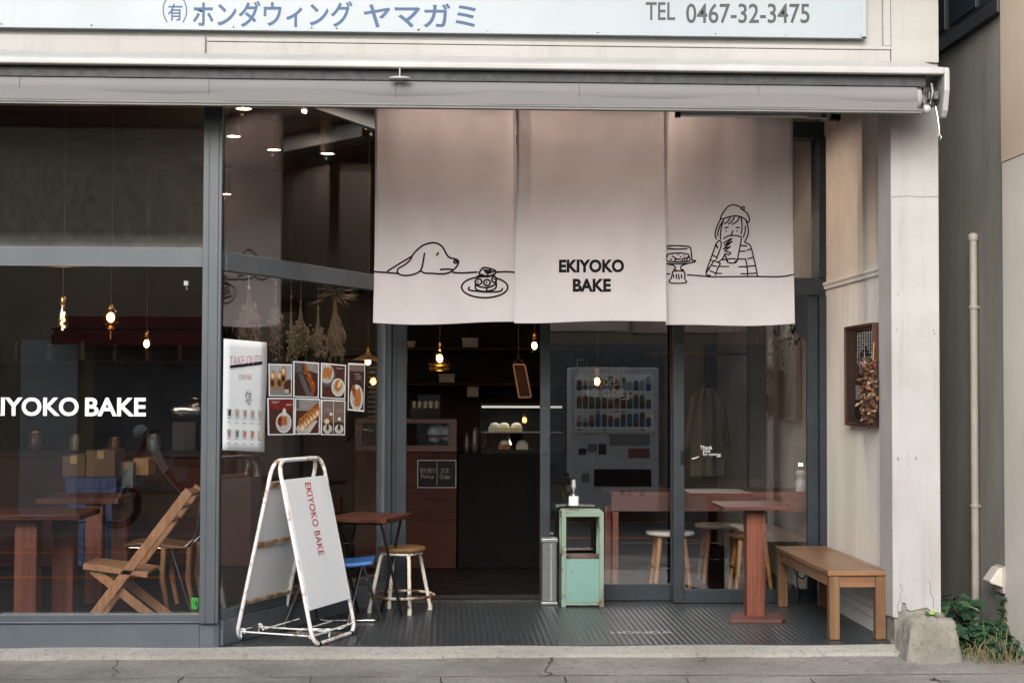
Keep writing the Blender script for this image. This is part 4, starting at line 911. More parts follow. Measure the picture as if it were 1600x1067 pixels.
# dried flower bunches hanging behind the glass
DRY = [mat('straw', C('#9a8565', .75), C('#7d6a4c', .75), rough=.95), mat('dry_tan', C('#84705a', .75), C('#665440', .75), rough=.95), mat('dry_rosy', C('#937567', .75), C('#74594c', .75), rough=.95), mat('ribbon_cream', C('#cfc6b8'), rough=.8)]
def bunch(px, py0, py1, wpx, n, kind, label, o=-.09, cols=(0, 1)):
    rg = random.Random(int(px)); top = dgp(px, py0, o); bot = dgp(px, py1, o); L = top.z-bot.z; W = wpx/2437*9.7
    b = thing('dried_flowers', top, label, 'dried flowers', 'dried flower bunches hung in the angled window')
    m_ = M()
    for i in range(n):
        a = rg.uniform(0, 6.283); rad = math.sqrt(rg.random())*W/2; ln_ = L*rg.uniform(.55, 1.)
        e_ = Vector((top.x+rad*math.cos(a)*.9, top.y+rad*math.sin(a)*.5, top.z-ln_)); mid = top.lerp(e_, .45)+Vector((0, 0, -.01))
        mid.x = top.x+(e_.x-top.x)*.25; m_.mat(cols[0]); m_.tube([top, mid, e_], .0016, 4, cap=False)
        if kind == 'seed':
            for k in range(9):
                m_.mat(rg.choice(cols)); p = mid.lerp(e_, rg.uniform(.3, 1.))+Vector((rg.gauss(0, .012), rg.gauss(0, .012), rg.gauss(0, .01))); r = rg.uniform(.005, .011); m_.ball(p, r, r, r, 5, 3)
        elif kind == 'leaf':
            for k in range(10):
                m_.mat(rg.choice(cols)); p = mid.lerp(e_, rg.uniform(0, 1.))+Vector((rg.gauss(0, .015), rg.gauss(0, .015), 0)); leaf(m_, p, (rg.uniform(-1, 1), rg.uniform(-1, 1), -.8), rg.uniform(.02, .05), rg.uniform(.01, .02))
        elif kind == 'pod':
            for k in range(5):
                m_.mat(rg.choice(cols)); p = mid.lerp(e_, rg.uniform(0, 1.)); d = Vector((rg.uniform(-.6, .6), rg.uniform(-.5, .5), -1)).normalized(); c = p+d*rg.uniform(.04, .09); m_.tube([p, (p+c)/2+Vector((rg.uniform(-.01, .01), 0, 0)), c], [.003, .0065, .001], 5, cap=False)
    if kind == 'pod':
        for i in range(60):
            a = rg.uniform(0, 6.283); m_.mat(cols[0]); leaf(m_, top+Vector((rg.uniform(-.05, .05), rg.uniform(-.03, .03), rg.uniform(-.05, .03))), (math.cos(a), math.sin(a)*.4, rg.uniform(-.5, .35)), rg.uniform(.06, .16), .012)
    m_.build('flower_heads', DRY, b)
    tie = M().tube([top, top+Vector((.0, 0, .035)), Vector((top.x, top.y, RAILZ))], .0022, 5).lathe((top.x, top.y, top.z-.02), [(.007, 0), (.008, .012), (.006, .024)], 8)
    tie.build('tie', DRY[3] if kind == 'leaf' and wpx > 30 else DRY[0], b)
RAILZ = dgp(470, 449, -.09).z+.06
bunch(389, 447, 534, 42, 60, 'leaf', 'fluffy rosy dried bunch tied with pale ribbon above the drink poster', cols=(2, 1))
bunch(431, 440, 567, 20, 22, 'leaf', 'slim drooping dried bunch between the poster and the photo cards', cols=(1, 2))
bunch(455, 462, 566, 14, 9, 'seed', 'thin stalk of round dried seed heads hung above the photo cards')
bunch(470, 470, 565, 36, 46, 'seed', 'fan shaped bunch of fine dried seed heads above the second photo card')
bunch(497, 480, 562, 26, 30, 'seed', 'bunch of large round dried pods on bare stems above the photo cards', cols=(0, 2))
bunch(523, 456, 566, 44, 40, 'pod', 'large straw coloured bunch with spiky top and long hanging pods')
pa, pb = dgp(350, 440, -.09), dgp(592, 466, -.09)
tag(M().tube([Vector((pa.x, pa.y, RAILZ)), Vector((pb.x, pb.y, RAILZ))], .004, 6).build('hanging_rail', STEEL), 'thin dark rail inside the angled window carrying the dried flower bunches', 'rail')

# ================================================================== INSIDE THE CAFE
# ceiling spot lamps (all hang to the same height)
def spot(px, py, label, cool=False, body=True, watt=2.5):
    p = fl(px, py, 3.33)
    o = thing('ceiling_spotlight', (p.x, p.y, 3.6), label, 'lamp', 'cafe ceiling spotlights')
    if body:
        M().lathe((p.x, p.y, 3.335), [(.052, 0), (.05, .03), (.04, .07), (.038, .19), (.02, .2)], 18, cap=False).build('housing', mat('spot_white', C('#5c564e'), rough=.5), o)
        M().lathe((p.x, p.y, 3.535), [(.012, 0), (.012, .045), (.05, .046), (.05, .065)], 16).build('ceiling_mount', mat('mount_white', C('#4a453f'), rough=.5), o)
    else:
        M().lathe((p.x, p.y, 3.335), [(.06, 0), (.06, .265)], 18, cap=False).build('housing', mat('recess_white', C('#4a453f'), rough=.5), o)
    M().lathe((p.x, p.y, 3.338), [(.001, 0), (.048, .001)], 18).build('lamp_disc', BULBC if cool else BULBW, o)
    plight('spot_light', (p.x, p.y, 3.30), (1, .95, .9) if cool else (1, .72, .45), watt, o, .045)
spot(381, 172, 'ceiling spotlight nearest the awning, highest of the lit ones seen through the side window')
spot(365, 215, 'lit ceiling spotlight just right of the corner post, second from the awning', watt=2)
spot(428, 236, 'white cylinder spotlight with a lit warm face, lowest of the hanging pair')
spot(512, 242, 'cool white recessed ceiling light nearest the noren curtain', True, False, 1.5)
spot(353, 305, 'far ceiling spotlight low beside the corner post', watt=2)
spot(583, 203, 'small ceiling light just peeping out by the curtain edge', body=False, watt=1.5)
# pendants
CORD = mat('lamp_cord', C('#4a3c2a'), rough=.8)
def pend(name, px, py, Y, label, kind, watt, top=3.6):
    p = at(px, py, Y); o = thing(name, p, label, 'lamp')
    c = (p.x, p.y, p.z)
    if kind == 'edison':
        M().lathe(c, [(.004, -.105), (.03, -.09), (.042, -.05), (.036, 0), (.022, .05), (.016, .07)], 18, cap=False).build('bulb_glass', AMBER, o)
        M().tube([(c[0]+.012*math.cos(k*1.2), c[1]+.012*math.sin(k*1.2), c[2]-.075+.0085*k) for k in range(12)], .0032, 6).build('filament', BULB, o)
        M().lathe(c, [(.017, .065), (.019, .07), (.019, .115), (.008, .125)], 14).build('socket', BRASS, o); h = .12
    elif kind == 'globe':
        r = .062
        M().lathe(c, [(.02, -r*.98)]+[(r*math.cos(t), r*math.sin(t)) for t in [-1.2+.27*i for i in range(10)]]+[(.012, r)], 20, cap=False).build('glass_shade', AMBER, o)
        M().ball(c, .027, .027, .034).build('bulb', BULB, o)
        M().lathe(c, [(.024, .055), (.026, .06), (.018, .085), (.006, .10)], 14).build('socket', BRASS, o)
        M().lathe(c, [(.03, -.085), (.034, -.075), (.024, -.066)], 16).tube([(c[0], c[1], c[2]-.085), (c[0], c[1], c[2]-.15)], .006, 6).build('finial', BRASS, o); h = .09
    elif kind == 'ball':
        r = .052
        M().lathe(c, [(.004, -r)]+[(r*math.cos(t), r*math.sin(t)) for t in [-1.3+.28*i for i in range(10)]]+[(.016, r*.97)], 18, cap=False).build('bulb_glass', AMBER, o)
        M().ball(c, .021, .021, .03).build('filament', BULB, o)
        M().lathe(c, [(.017, .048), (.019, .055), (.019, .095), (.006, .105)], 14).build('socket', BRASS, o); h = .1
    elif kind == 'cone':
        M().lathe(c, [(.085, -.04), (.08, -.012), (.066, .03), (.04, .062), (.016, .075), (.012, .10)], 24, cap=False).build('lamp_shade', glassmat('brass_tinted_glass', tint=(.75, .5, .28, 1), base=.16, rough=.1), o)
        M().lathe(c, [(.086, -.044), (.088, -.036), (.084, -.03)], 24, cap=False).lathe(c, [(.078, -.085), (.082, -.075), (.08, -.06)], 24, cap=False).build('shade_ring', BRASS, o)
        M().ball((c[0], c[1], c[2]+.01), .024, .024, .032).build('bulb', BULB, o)
        M().lathe(c, [(.014, .09), (.016, .125), (.006, .135)], 12).build('socket', BRASS, o); h = .13
    elif kind == 'disc':
        M().lathe(c, [(.125, 0), (.122, .006), (.07, .03), (.025, .045), (.018, .07)], 26, cap=False).build('lamp_shade', mat('shade_brown', C('#a07a50'), C('#7a5836'), rough=.5), o, solid=.002)
        M().ball((c[0], c[1], c[2]-.012), .022, .022, .026).build('bulb', BULB, o)
        M().lathe(c, [(.018, .065), (.012, .1)], 12).build('socket', BRASS, o); h = .1
    M().tube([(c[0], c[1], c[2]+h), (c[0]+.004, c[1], (c[2]+top)/2), (c[0], c[1], top)], .003, 6).build('cord', CORD, o)
    plight('lamp_light', (c[0], c[1], c[2]-.0), (1, .62, .32), watt, o, .03)
pend('pendant_bulb', 98, 493, 10.0, 'long clear bulb with spiral filament on a plain cord over the left table', 'edison', 2.)
pend('pendant_lamp', 173, 496, 10.9, 'amber glass globe pendant with brass finial below it', 'globe', 2.5)
pend('pendant_bulb', 229, 537, 11.8, 'round lit bulb hanging lowest in the left window', 'ball', 2.)
pend('pendant_lamp', 687, 562, 12.2, 'bell shaped brass and glass pendant glowing above the pick up counter', 'cone', 3.)
pend('pendant_bulb', 835, 540, 12.5, 'round lit bulb hanging beside the sliding door edge', 'ball', 2.)
pend('pendant_lamp', 575, 563, 12.6, 'flat brown saucer pendant over the chalkboard behind the photo cards', 'disc', 2.)
pend('pendant_bulb', 933, 596, 12.0, 'small glowing bulb added in place of a lamp reflection in the written glass door', 'ball', 2.)  # bulb inside the room stands in for a lamp reflected in the glass
# left window: table with thick legs
def ptable(name, legs, top_z, x0, x1, y0, y1, lw, label):
    o = thing(name, ((x0+x1)/2, (y0+y1)/2, 0), label, 'table')
    M().box(x0, x1, y0, y1, top_z-.035, top_z).build('tabletop', REDTOP, o, bevel=.004)
    for (x, y) in legs: M().box(x-lw/2, x+lw/2, y, y+lw, 0, top_z-.036).build('leg', REDWOOD, o, bevel=.004)
ptable('wooden_table', [(xa(43, 9.72), 9.72), (xa(101, 10.05), 10.05)], .705, -3.6, xa(129, 9.7, 800), 9.62, 10.2, .135, 'near wooden table with red brown square legs beside the folding chair')
ptable('wooden_table', [(xa(149, 10.9), 10.9), (xa(189, 11.35), 11.35)], .72, xa(60, 10.9), xa(192, 11.0, 790), 10.85, 11.5, .115, 'farther wooden table behind the near one, in front of the blue crates')
# folding chair
fy0, fy1 = 9.72, 10.10
fc = thing('folding_chair', (-2.0, 9.9, 0), 'light wooden folding chair with slatted seat and crossed legs', 'chair')
def fp(px, py, y): return at(px, py, y)
for y in (fy0, fy1):
    a = Vector((at(130, 986, fy0).x, y, 0)); b = Vector((at(296, 766, fy0).x, y, at(296, 766, fy0).z))
    M().bar(a, b, .024, .058, (0, 0, 1)).build('long_leg', PINE, fc, bevel=.003)
    a2 = Vector((at(143, 890, fy0).x, y+(.03 if y == fy0 else -.03), at(143, 890, fy0).z)); b2_ = Vector((at(258, 986, fy0).x, y+(.03 if y == fy0 else -.03), 0))
    M().bar(a2, b2_, .022, .055, (0, 0, 1)).build('short_leg', PINE, fc, bevel=.003)
s0, s1 = at(130, 880, fy0), at(231, 893, fy0)
PINEX = wood('folding_seat_wood', C('#b0855e', .9), C('#86603f', .9), 'x', .5, 26.)
se = M()
for i in range(6):
    y = fy0+.028+i*(fy1-fy0-.056)/6; w_ = (fy1-fy0-.056)/6-.006
    se.prism([(s0.x+.03, y, s0.z-.004), (s1.x, y, s1.z-.004), (s1.x, y+w_, s1.z-.004), (s0.x+.03, y+w_, s0.z-.004)], (0, 0, -.016))
se.prism([(s0.x, fy0+.02, s0.z), (s0.x+.03, fy0+.02, s0.z-.003), (s0.x+.03, fy1-.02, s0.z-.003), (s0.x, fy1-.02, s0.z)], (0, 0, -.03))
se.build('seat', PINEX, fc, bevel=.002)
for y in (fy0-.012, fy1+.002): M().prism([(s0.x, y, s0.z-.004), (s1.x, y, s1.z-.004), (s1.x, y+.012, s1.z-.004), (s0.x, y+.012, s0.z-.004)], (0, 0, -.03)).build('seat_rail', PINE, fc, bevel=.002)
for t in (.78, .88, .975):
    a = Vector((at(130, 986, fy0).x, fy0+.013, 0)).lerp(Vector((at(296, 766, fy0).x, fy0+.013, at(296, 766, fy0).z)), t)
    M().bar(a, a+Vector((0, fy1-fy0-.026, 0)), .052, .016, (.6, 0, 1)).build('back_slat', PINEX, fc, bevel=.002)
M().lathe((at(233, 806, fy0).x, fy0-.014, at(233, 806, fy0).z), [(.007, 0), (.007, .003)], 8, (0, 1, 0)).lathe((at(201, 891, fy0).x, fy0-.014, at(201, 891, fy0).z), [(.007, 0), (.007, .003)], 8, (0, 1, 0)).build('bolt', STEEL, fc)
# school chair behind it
cx0, cyy = xa(275, 10.5), 10.5
chr_ = thing('cafe_chair', (cx0, cyy, 0), 'brown seated chair with wooden legs and chrome arm behind the folding chair', 'chair')
czs = za(852, 10.5, 250)
BRS = wood('brown_chair_seat', C('#7d5a36'), C('#5c3f25'), 'x', .4)
M().grid(lambda u, v: Vector((cx0-.33+.42*u, cyy-.02+.4*v, czs+.012*math.sin(u*5))), 12, 4).build('seat', BRS, chr_, solid=.018, bevel=.003)
for (x, y) in ((-.05, 0), (.12, 0), (-.05, .36), (.12, .36)): M().tube([(cx0+x-.02, cyy+y, czs-.01), (cx0+x-.03, cyy+y, czs*.5), (cx0+x+.01, cyy+y, .0)], [.02, .019, .015], 8).build('leg', PINE, chr_)
M().tube(rpath([(cx0-.30, cyy, czs-.015), (cx0+.06, cyy, czs-.02), (cx0+.13, cyy, czs+.04), (cx0+.20, cyy, czs+.40)], .06), .010, 8).tube(rpath([(cx0-.30, cyy+.36, czs-.015), (cx0+.06, cyy+.36, czs-.02), (cx0+.13, cyy+.36, czs+.04), (cx0+.20, cyy+.36, czs+.40)], .06), .010, 8).tube([(cx0-.02, cyy-.01, czs-.03), (cx0+.11, cyy-.01, .0)], .009, 8).build('chrome_frame', CHROME, chr_)
M().grid(lambda u, v: Vector((cx0+.16+.03*v-.02*math.sin(u*3.14), cyy-.01+.38*u, czs+.2+.2*v)), 8, 4).build('backrest', BRS, chr_, solid=.016)
gp = at(306, 941, 9.2); tag(M().box(gp.x-.022, gp.x+.018, 9.16, 9.19, gp.z-.034, gp.z+.032).box(gp.x+.0, gp.x+.022, 9.16, 9.185, gp.z-.02, gp.z+.018).build('window_wedge', mat('bright_green_plastic', C('#3fbf4a'), rough=.4), bevel=.004), 'bright green plastic block stuck low on the left window by the corner post', 'plastic block')
hk_ = at(291, 443, 9.07); tag(M().box(hk_.x-.012, hk_.x+.012, 9.06, 9.075, hk_.z-.012, hk_.z+.014).tube([(hk_.x, 9.075, hk_.z-.01), (hk_.x, 9.085, hk_.z-.035), (hk_.x+.005, 9.095, hk_.z-.03)], .003).build('suction_hook', mat('hook_clear', C('#c9cccc'), rough=.25), bevel=.003), 'little clear suction hook stuck on the left window pane near its top', 'hook')
# boxes and crates
CARD = mat('cardboard', C('#7d6249', .6), C('#6a533c', .6), rough=.85)
def carton(px0, px1, pyt, pyb, Y, d, label, m_=CARD, nm='cardboard_box', cat='box', group='boxes stacked by the cafe counter'):
    a = at(px0, pyb, Y); b = at(px1, pyt, Y)
    o = thing(nm, ((a.x+b.x)/2, Y+d/2, a.z), label, cat, group)
    M().box(a.x, b.x, Y, Y+d, a.z, b.z).build('body', m_, o, bevel=.004)
    if nm == 'cardboard_box': M().box((a.x+b.x)/2-.025, (a.x+b.x)/2+.025, Y-.002, Y+d, b.z+.0, b.z+.002).box((a.x+b.x)/2-.025, (a.x+b.x)/2+.025, Y-.002, Y-.0005, b.z-.06, b.z+.002).build('tape', mat('tape', C('#a5875c'), rough=.3), o)
    else:
        r = M(); h = b.z-a.z
        for k in (.0, .45, .9): r.box(a.x-.01, b.x+.01, Y-.012, Y+d+.01, a.z+h*k, a.z+h*(k+.1))
        for k in range(7): x = a.x+(b.x-a.x)*k/6; r.box(x-.006, x+.006, Y-.01, Y, a.z, b.z)
        r.build('ribs', m_, o, bevel=.002)
    return o
CRB = mat('blue_crate_plastic', C('#2c4478', .6), C('#263c6c', .6), rough=.45)
carton(104, 181, 778, 815, 12.0, .4, 'upper visible blue plastic crate, its rim level with the farther table', CRB, 'plastic_crate', 'crate', 'blue crates')
carton(104, 181, 746, 776, 12.0, .4, 'topmost blue plastic crate below the cardboard boxes', CRB, 'plastic_crate', 'crate', 'blue crates')
carton(104, 181, 817, 884, 12.0, .4, 'bottom blue plastic crate standing on the cafe floor', CRB, 'plastic_crate', 'crate', 'blue crates')
carton(97, 133, 712, 745, 12.02, .35, 'smaller plain cardboard box on top of the blue crates, farther from the corner post')
carton(134, 180, 704, 745, 12.0, .36, 'larger cardboard box with a white sticker on top of the blue crates')
carton(187, 208, 722, 762, 12.2, .3, 'grey lidded tub beside the larger cardboard box', mat('grey_tub', C('#6a7074'), rough=.5))
carton(208, 232, 716, 742, 12.3, .3, 'small tan box leaning by the grey tub', mat('tan_card', C('#a07c4e'), rough=.8))
# back cabinet and shelf on the left
lb = thing('back_counter', (-3, 13, 0), 'long dark wooden counter along the back of the left room', 'counter')
M().box(-4.4, -1.6, 13.0, 13.6, .02, .92).build('body', DKWOOD, lb, bevel=.005); M().box(-4.45, -1.55, 12.96, 13.62, .92, .96).build('worktop', COUNTERW, lb, bevel=.004)
def shelf(x0, x1, Y, z, label):
    o = thing('wall_shelf', ((x0+x1)/2, Y, z), label, 'shelf')
    M().box(x0, x1, Y, Y+.25, z-.03, z).build('board', DKWOOD, o, bevel=.003)
    for x in (x0+.15, x1-.15): M().prism([(x-.01, Y+.24, z-.03), (x-.01, Y+.03, z-.03), (x-.01, Y+.24, z-.2)], (.02, 0, 0)).build('bracket', STEEL, o)
shelf(-4.3, -1.7, 14.94, 1.75, 'dark wall shelf with jars behind the left room counter')
rg = random.Random(21)
JARM = [mat('jar_'+n, C(h), rough=.3) for n, h in (('brown', '#4b3424'), ('grey', '#565653'), ('cream', '#7d735f'), ('dark', '#241f1d'), ('rust', '#553222'))]
JL = ['squat jar', 'tall jar', 'narrow jar', 'wide jar', 'small jar']
def jar(x, Y, z, r, h, m_, label):
    o = thing('storage_jar', (x, Y, z), label, 'jar', 'jars on the cafe shelves')
    M().lathe((x, Y, z), [(r*.95, 0), (r, .01), (r, h*.8), (r*.75, h*.9), (r*.75, h*.93)], 14).build('jar_body', m_, o)
    M().lathe((x, Y, z+h*.93), [(r*.8, 0), (r*.8, h*.1), (r*.2, h*.13)], 14).build('lid', BRASS, o)
jn = ['first', 'second', 'third', 'fourth', 'fifth', 'sixth', 'seventh', 'eighth']
for i in range(8): jar(-4.1+.31*i, 15.06, 1.75, rg.uniform(.035, .06), rg.uniform(.10, .2), JARM[i % 5], jn[i]+' jar along the wall shelf of the left room, counting from its outer end')
for i in range(6):
    x = -4.1+.33*i; jar(x, 13.25, .96, rg.uniform(.04, .065), rg.uniform(.10, .2), JARM[(i*2+1) % 5], jn[i]+' jar along the dark back counter, counting from its outer end')
sp_ = at(284, 640, 12.95)
es = thing('silver_stand_in', (sp_.x, 13.2, .96), 'shiny silver stand-in for an unidentified bright shape, set on the dark back counter', 'stand-in')  # silver form added in place of a shiny shape of unknown origin
a = at(255, 663, 12.95); b = at(313, 622, 12.95)
es_l = .962
M().lathe((a.x, 13.15, (a.z+b.z)/2), [(.03, 0), (.10, .012), (.115, .04), (.118, (b.x-a.x)*.5), (.115, b.x-a.x-.04), (.10, b.x-a.x-.012), (.03, b.x-a.x)], 28, (1, 0, 0)).build('hood', CHROME, es)
M().box(a.x+.05, b.x-.05, 13.06, 13.26, es_l, a.z+.02).build('body', STEEL, es, bevel=.006)
# pick-up counter in the doorway
YC = 13.0
cx_0, cx_1 = -.75, xa(714, YC)
cz1 = za(700, YC); cz2 = za(655, YC)
pc_ = thing('pickup_counter', (-.3, YC, 0), 'wooden pick up counter with a framed glass display box on top', 'counter')
M().box(cx_0, cx_1, YC, YC+.6, .0, cz1-.03).build('body', COUNTERW, pc_, bevel=.004)
fr = M().box(cx_0, cx_1, YC-.02, YC+.03, cz1-.03, cz1+.02).box(cx_0, cx_1, YC-.02, YC+.03, cz2-.035, cz2).box(cx_1-.07, cx_1, YC-.02, YC+.03, cz1+.02, cz2-.035).box(cx_0, cx_0+.06, YC-.02, YC+.03, cz1+.02, cz2-.035).box(cx_0, cx_1, YC+.03, YC+.45, cz2-.02, cz2)
fr.build('display_frame', wood('frame_brown', C('#6a4232', .55), C('#4a2b1e', .55), 'x', .45), pc_, bevel=.003)
M().box(cx_0+.06, cx_1-.07, YC, YC+.006, cz1+.02, cz2-.035).build('glass', CLEAR, pc_)
M().box(cx_0+.02, cx_1-.02, YC+.03, YC+.45, (cz1+cz2)/2-.02, (cz1+cz2)/2-.012).build('inner_shelf', DKWOOD, pc_)
sb = thing('order_sign', (at(682, 740, YC).x, YC-.01, at(682, 740, YC).z), 'black pick up and order sign with white border on the wooden counter', 'sign')
a = at(652, 762, YC-.012); b = at(713, 718.5, YC-.012)
M().box(a.x, b.x, YC-.012, YC-.004, a.z, b.z).build('panel', BLACK, sb)
bd = M(); e_ = .006; yb = YC-.0135
for (u0, u1, w0, w1) in ((a.x, b.x, a.z, a.z+e_), (a.x, b.x, b.z-e_, b.z), (a.x, a.x+e_, a.z, b.z), (b.x-e_, b.x, a.z, b.z)): bd.add([(u0, yb, w0), (u1, yb, w0), (u1, yb, w1), (u0, yb, w1)], [(0, 1, 2, 3)])
bd.add([((a.x+b.x)/2, yb, a.z+.02), ((a.x+b.x)/2+.003, yb, a.z+.02), ((a.x+b.x)/2+.003, yb, b.z-.02), ((a.x+b.x)/2, yb, b.z-.02)], [(0, 1, 2, 3)])
bd.build('border', mat('chalk_grey', C('#a5a6a2'), rough=.8), sb)
lt = M()
for s_, p0, p1, q0, q1 in (('受け取り', 656, 680, 731, 739), ('Pickup', 658, 678, 741, 749), ('注文', 688, 702, 731, 739), ('Order', 687, 704, 741, 748)): text(lt, s_, tbox(p0, p1, q0, q1, yb), -.005)
lt.build('lettering', CHALK, sb)
bg_ = at(690, 676, YC+.1); bgm = M(); rg = random.Random(4)
for c_ in ((681, 676, .075), (699, 678, .06)):
    p = at(c_[0], c_[1], YC+.14); bgm.ball((p.x, p.y, p.z), c_[2], .06, c_[2]*1.15, 12, 8, .16)
tag(bgm.build('paper_bag', mat('bag_white', C('#c4c8cc'), C('#a9adb2'), rough=.6)), 'crumpled white bags inside the glass display box of the pick up counter', 'bag')
# register box on the counter
a = at(641, 638, YC+.15); b = at(688, 617, YC+.15)
rg_ = thing('acrylic_case', ((a.x+b.x)/2, YC+.2, cz2), 'low see-through case of small jars on the pick up counter', 'case')
M().box(a.x, b.x, YC+.15, YC+.35, a.z, b.z).build('case_glass', CLEAR, rg_); M().box(a.x, b.x, YC+.15, YC+.36, cz2+.001, a.z-.002).build('case_base', BLACK, rg_, bevel=.003)
jj = M()
for k in range(5): jj.lathe((a.x+.03+k*.048, YC+.25, a.z+.002), [(.02, 0), (.02, .05), (.012, .06)], 10)
jj.build('jars', JARM[2], rg_)
# cake showcase counter
sx0, sx1 = xa(715, YC+.05), 1.25
NBW = wood('near_black_wood', C('#14100e', .7), C('#0d0a09', .7), 'z', .6); NBW.node_tree.nodes['Principled BSDF'].inputs['Specular IOR Level'].default_value = .08
dc = thing('cake_counter', (.6, YC, 0), 'dark counter below the lit cake showcase', 'counter')
M().box(sx0+.005, sx1, YC+.03, YC+.6, .0, za(708, YC)-.01).build('body', NBW, dc, bevel=.004)
scz0 = za(708, YC)-.008; scz1 = za(632, YC)
dcx0, dcx1 = xa(752, YC), xa(846, YC)+.2
shw = thing('cake_showcase', ((dcx0+dcx1)/2, YC+.3, scz0), 'glass cake showcase with slanted front and lit top standing on the dark counter', 'display case')
M().box(dcx0, dcx1, YC+.05, YC+.5, scz0, scz0+.03).box(dcx0, dcx1, YC+.2, YC+.5, scz1-.01, scz1+.01).box(dcx0, dcx1, YC+.48, YC+.5, scz0+.03, scz1-.01).build('case_body', BLACK, shw, bevel=.003)
M().prism([(dcx0, YC+.05, scz0+.03), (dcx0, YC+.056, scz0+.03), (dcx0, YC+.206, scz1-.01), (dcx0, YC+.2, scz1-.01)], (dcx1-dcx0, 0, 0)).build('front_glass', CLEAR, shw)
M().box(dcx0+.01, dcx1-.01, YC+.22, YC+.28, scz1-.03, scz1-.012).build('light_tube', emit('case_light', (1, .97, .85, 1), .4), shw)
zs_ = za(675, YC+.2)
M().box(dcx0+.01, dcx1-.01, YC+.14, YC+.47, zs_-.008, zs_).build('glass_shelf', mat('shelf_metal', C('#777777'), rough=.3), shw)
al = bpy.data.lights.new('case_light', 'AREA'); al.shape = 'RECTANGLE'; al.size = .5; al.size_y = .05; al.energy = .45; al.color = (1, .95, .82)
ao = bpy.data.objects.new('case_light', al); COL.objects.link(ao); ao.parent = shw; ao.location = Vector(((dcx0+dcx1)/2, YC+.25, scz1-.035))-ORG[shw.name]
CAKE = [mat('cake_cream', C('#e6dcae'), rough=.7), mat('cake_brown', C('#a57a48'), rough=.7), mat('cake_white', C('#ddd8cc'), rough=.7)]
for i, (px, py, lv, k, lab) in enumerate(((772, 672, 1, 2, 'white cream cake slice on the upper showcase shelf, nearest the bags'), (787, 672, 1, 0, 'small yellow cake in the middle of the upper showcase shelf'), (806, 672, 1, 0, 'large pale cake wedge on the upper showcase shelf by the slanted edge'), (787, 700, 0, 1, 'brown cake on the lower showcase floor'), (815, 698, 0, 2, 'white frosted cake on the lower showcase floor'))):
    p = at(px, py, YC+.25); z = zs_ if lv else scz0+.03; o = thing('cake_slice', (p.x, YC+.25, z), lab, 'cake', 'cakes in the showcase')
    M().prism([(p.x-.05, YC+.2, z), (p.x+.055, YC+.22, z), (p.x+.03, YC+.33, z), (p.x-.04, YC+.33, z)], (0, 0, .045)).build('sponge', CAKE[k], o, bevel=.006)
    M().ball((p.x+.005, YC+.26, z+.05), .045, .045, .03, 10, 6).build('topping', CAKE[2], o)
# bottles and kettles beside the showcase
for i, (px, h, lab) in enumerate(((729, .17, 'dark pot with a glint beside the cake showcase'), (742, .22, 'tall steel jug beside the cake showcase'))):
    p = at(px, 705, YC+.2); o = thing('steel_jug', (p.x, YC+.2, scz0), lab, 'jug', 'jugs by the showcase')
    M().lathe((p.x, YC+.2, scz0), [(.05, 0), (.055, .02), (.04, h*.7), (.03, h*.85), (.035, h)], 16).build('jug_body', STEEL, o); M().tube(rpath([(p.x+.035, YC+.2, scz0+h*.85), (p.x+.09, YC+.2, scz0+h*.8), (p.x+.085, YC+.2, scz0+h*.3), (p.x+.05, YC+.2, scz0+h*.25)], .02), .006).build('handle', STEEL, o)
# back shelves with pale boxes
shelf(-.9, 1.5, 14.94, za(598, 15), 'lower dark shelf behind the pick up counter')
shelf(-.9, 1.5, 14.94, za(543, 15), 'upper dark shelf behind the pick up counter')
TUB = mat('pale_tub', C('#b9b1a6'), C('#a59d92'), rough=.6)
for (p0, p1, q0, q1, lab) in ((723, 747, 528, 542.5, 'pale storage box on the upper back shelf'), (686, 710, 584, 597.5, 'pale storage box on the lower back shelf above the pick up counter'), (730, 748, 601, 620, 'small framed card box hung under the lower back shelf'), (637, 648, 533, 542.5, 'small white box at the jamb end of the upper back shelf')):
    a = at(p0, q1, 15.0); b = at(p1, q0, 15.0); o = thing('storage_box', ((a.x+b.x)/2, 15.05, a.z), lab, 'box', 'pale boxes on the back shelves')
    M().box(a.x, b.x, 15.0, 15.15, a.z, b.z-.02).build('body', TUB, o, bevel=.004); M().box(a.x-.006, b.x+.006, 14.994, 15.156, b.z-.02, b.z).build('lid', TUB, o, bevel=.003)
# tilted hanging poster
hq = [at(*p, 12.6) for p in ((802, 569), (820, 570), (830, 620), (811, 621))]
hp = thing('hanging_picture', hq[0], 'small framed picture hanging askew on a cord by the sliding door', 'picture')
M().prism(hq, (0, .012, 0)).build('picture_board', DKWOOD, hp)
hb_ = M()
for i in range(4): hb_.bar(hq[i]+Vector((0, -.004, 0)), hq[(i+1) % 4]+Vector((0, -.004, 0)), .012, .012)
hb_.build('frame', mat('frame_tan', C('#a5805c'), rough=.5), hp)
tp_ = at(810, 558, 12.6); M().tube([hq[0], tp_, hq[1]], .003).tube([tp_, Vector((tp_.x, tp_.y, 3.6))], .002).build('cord', CORD, hp)
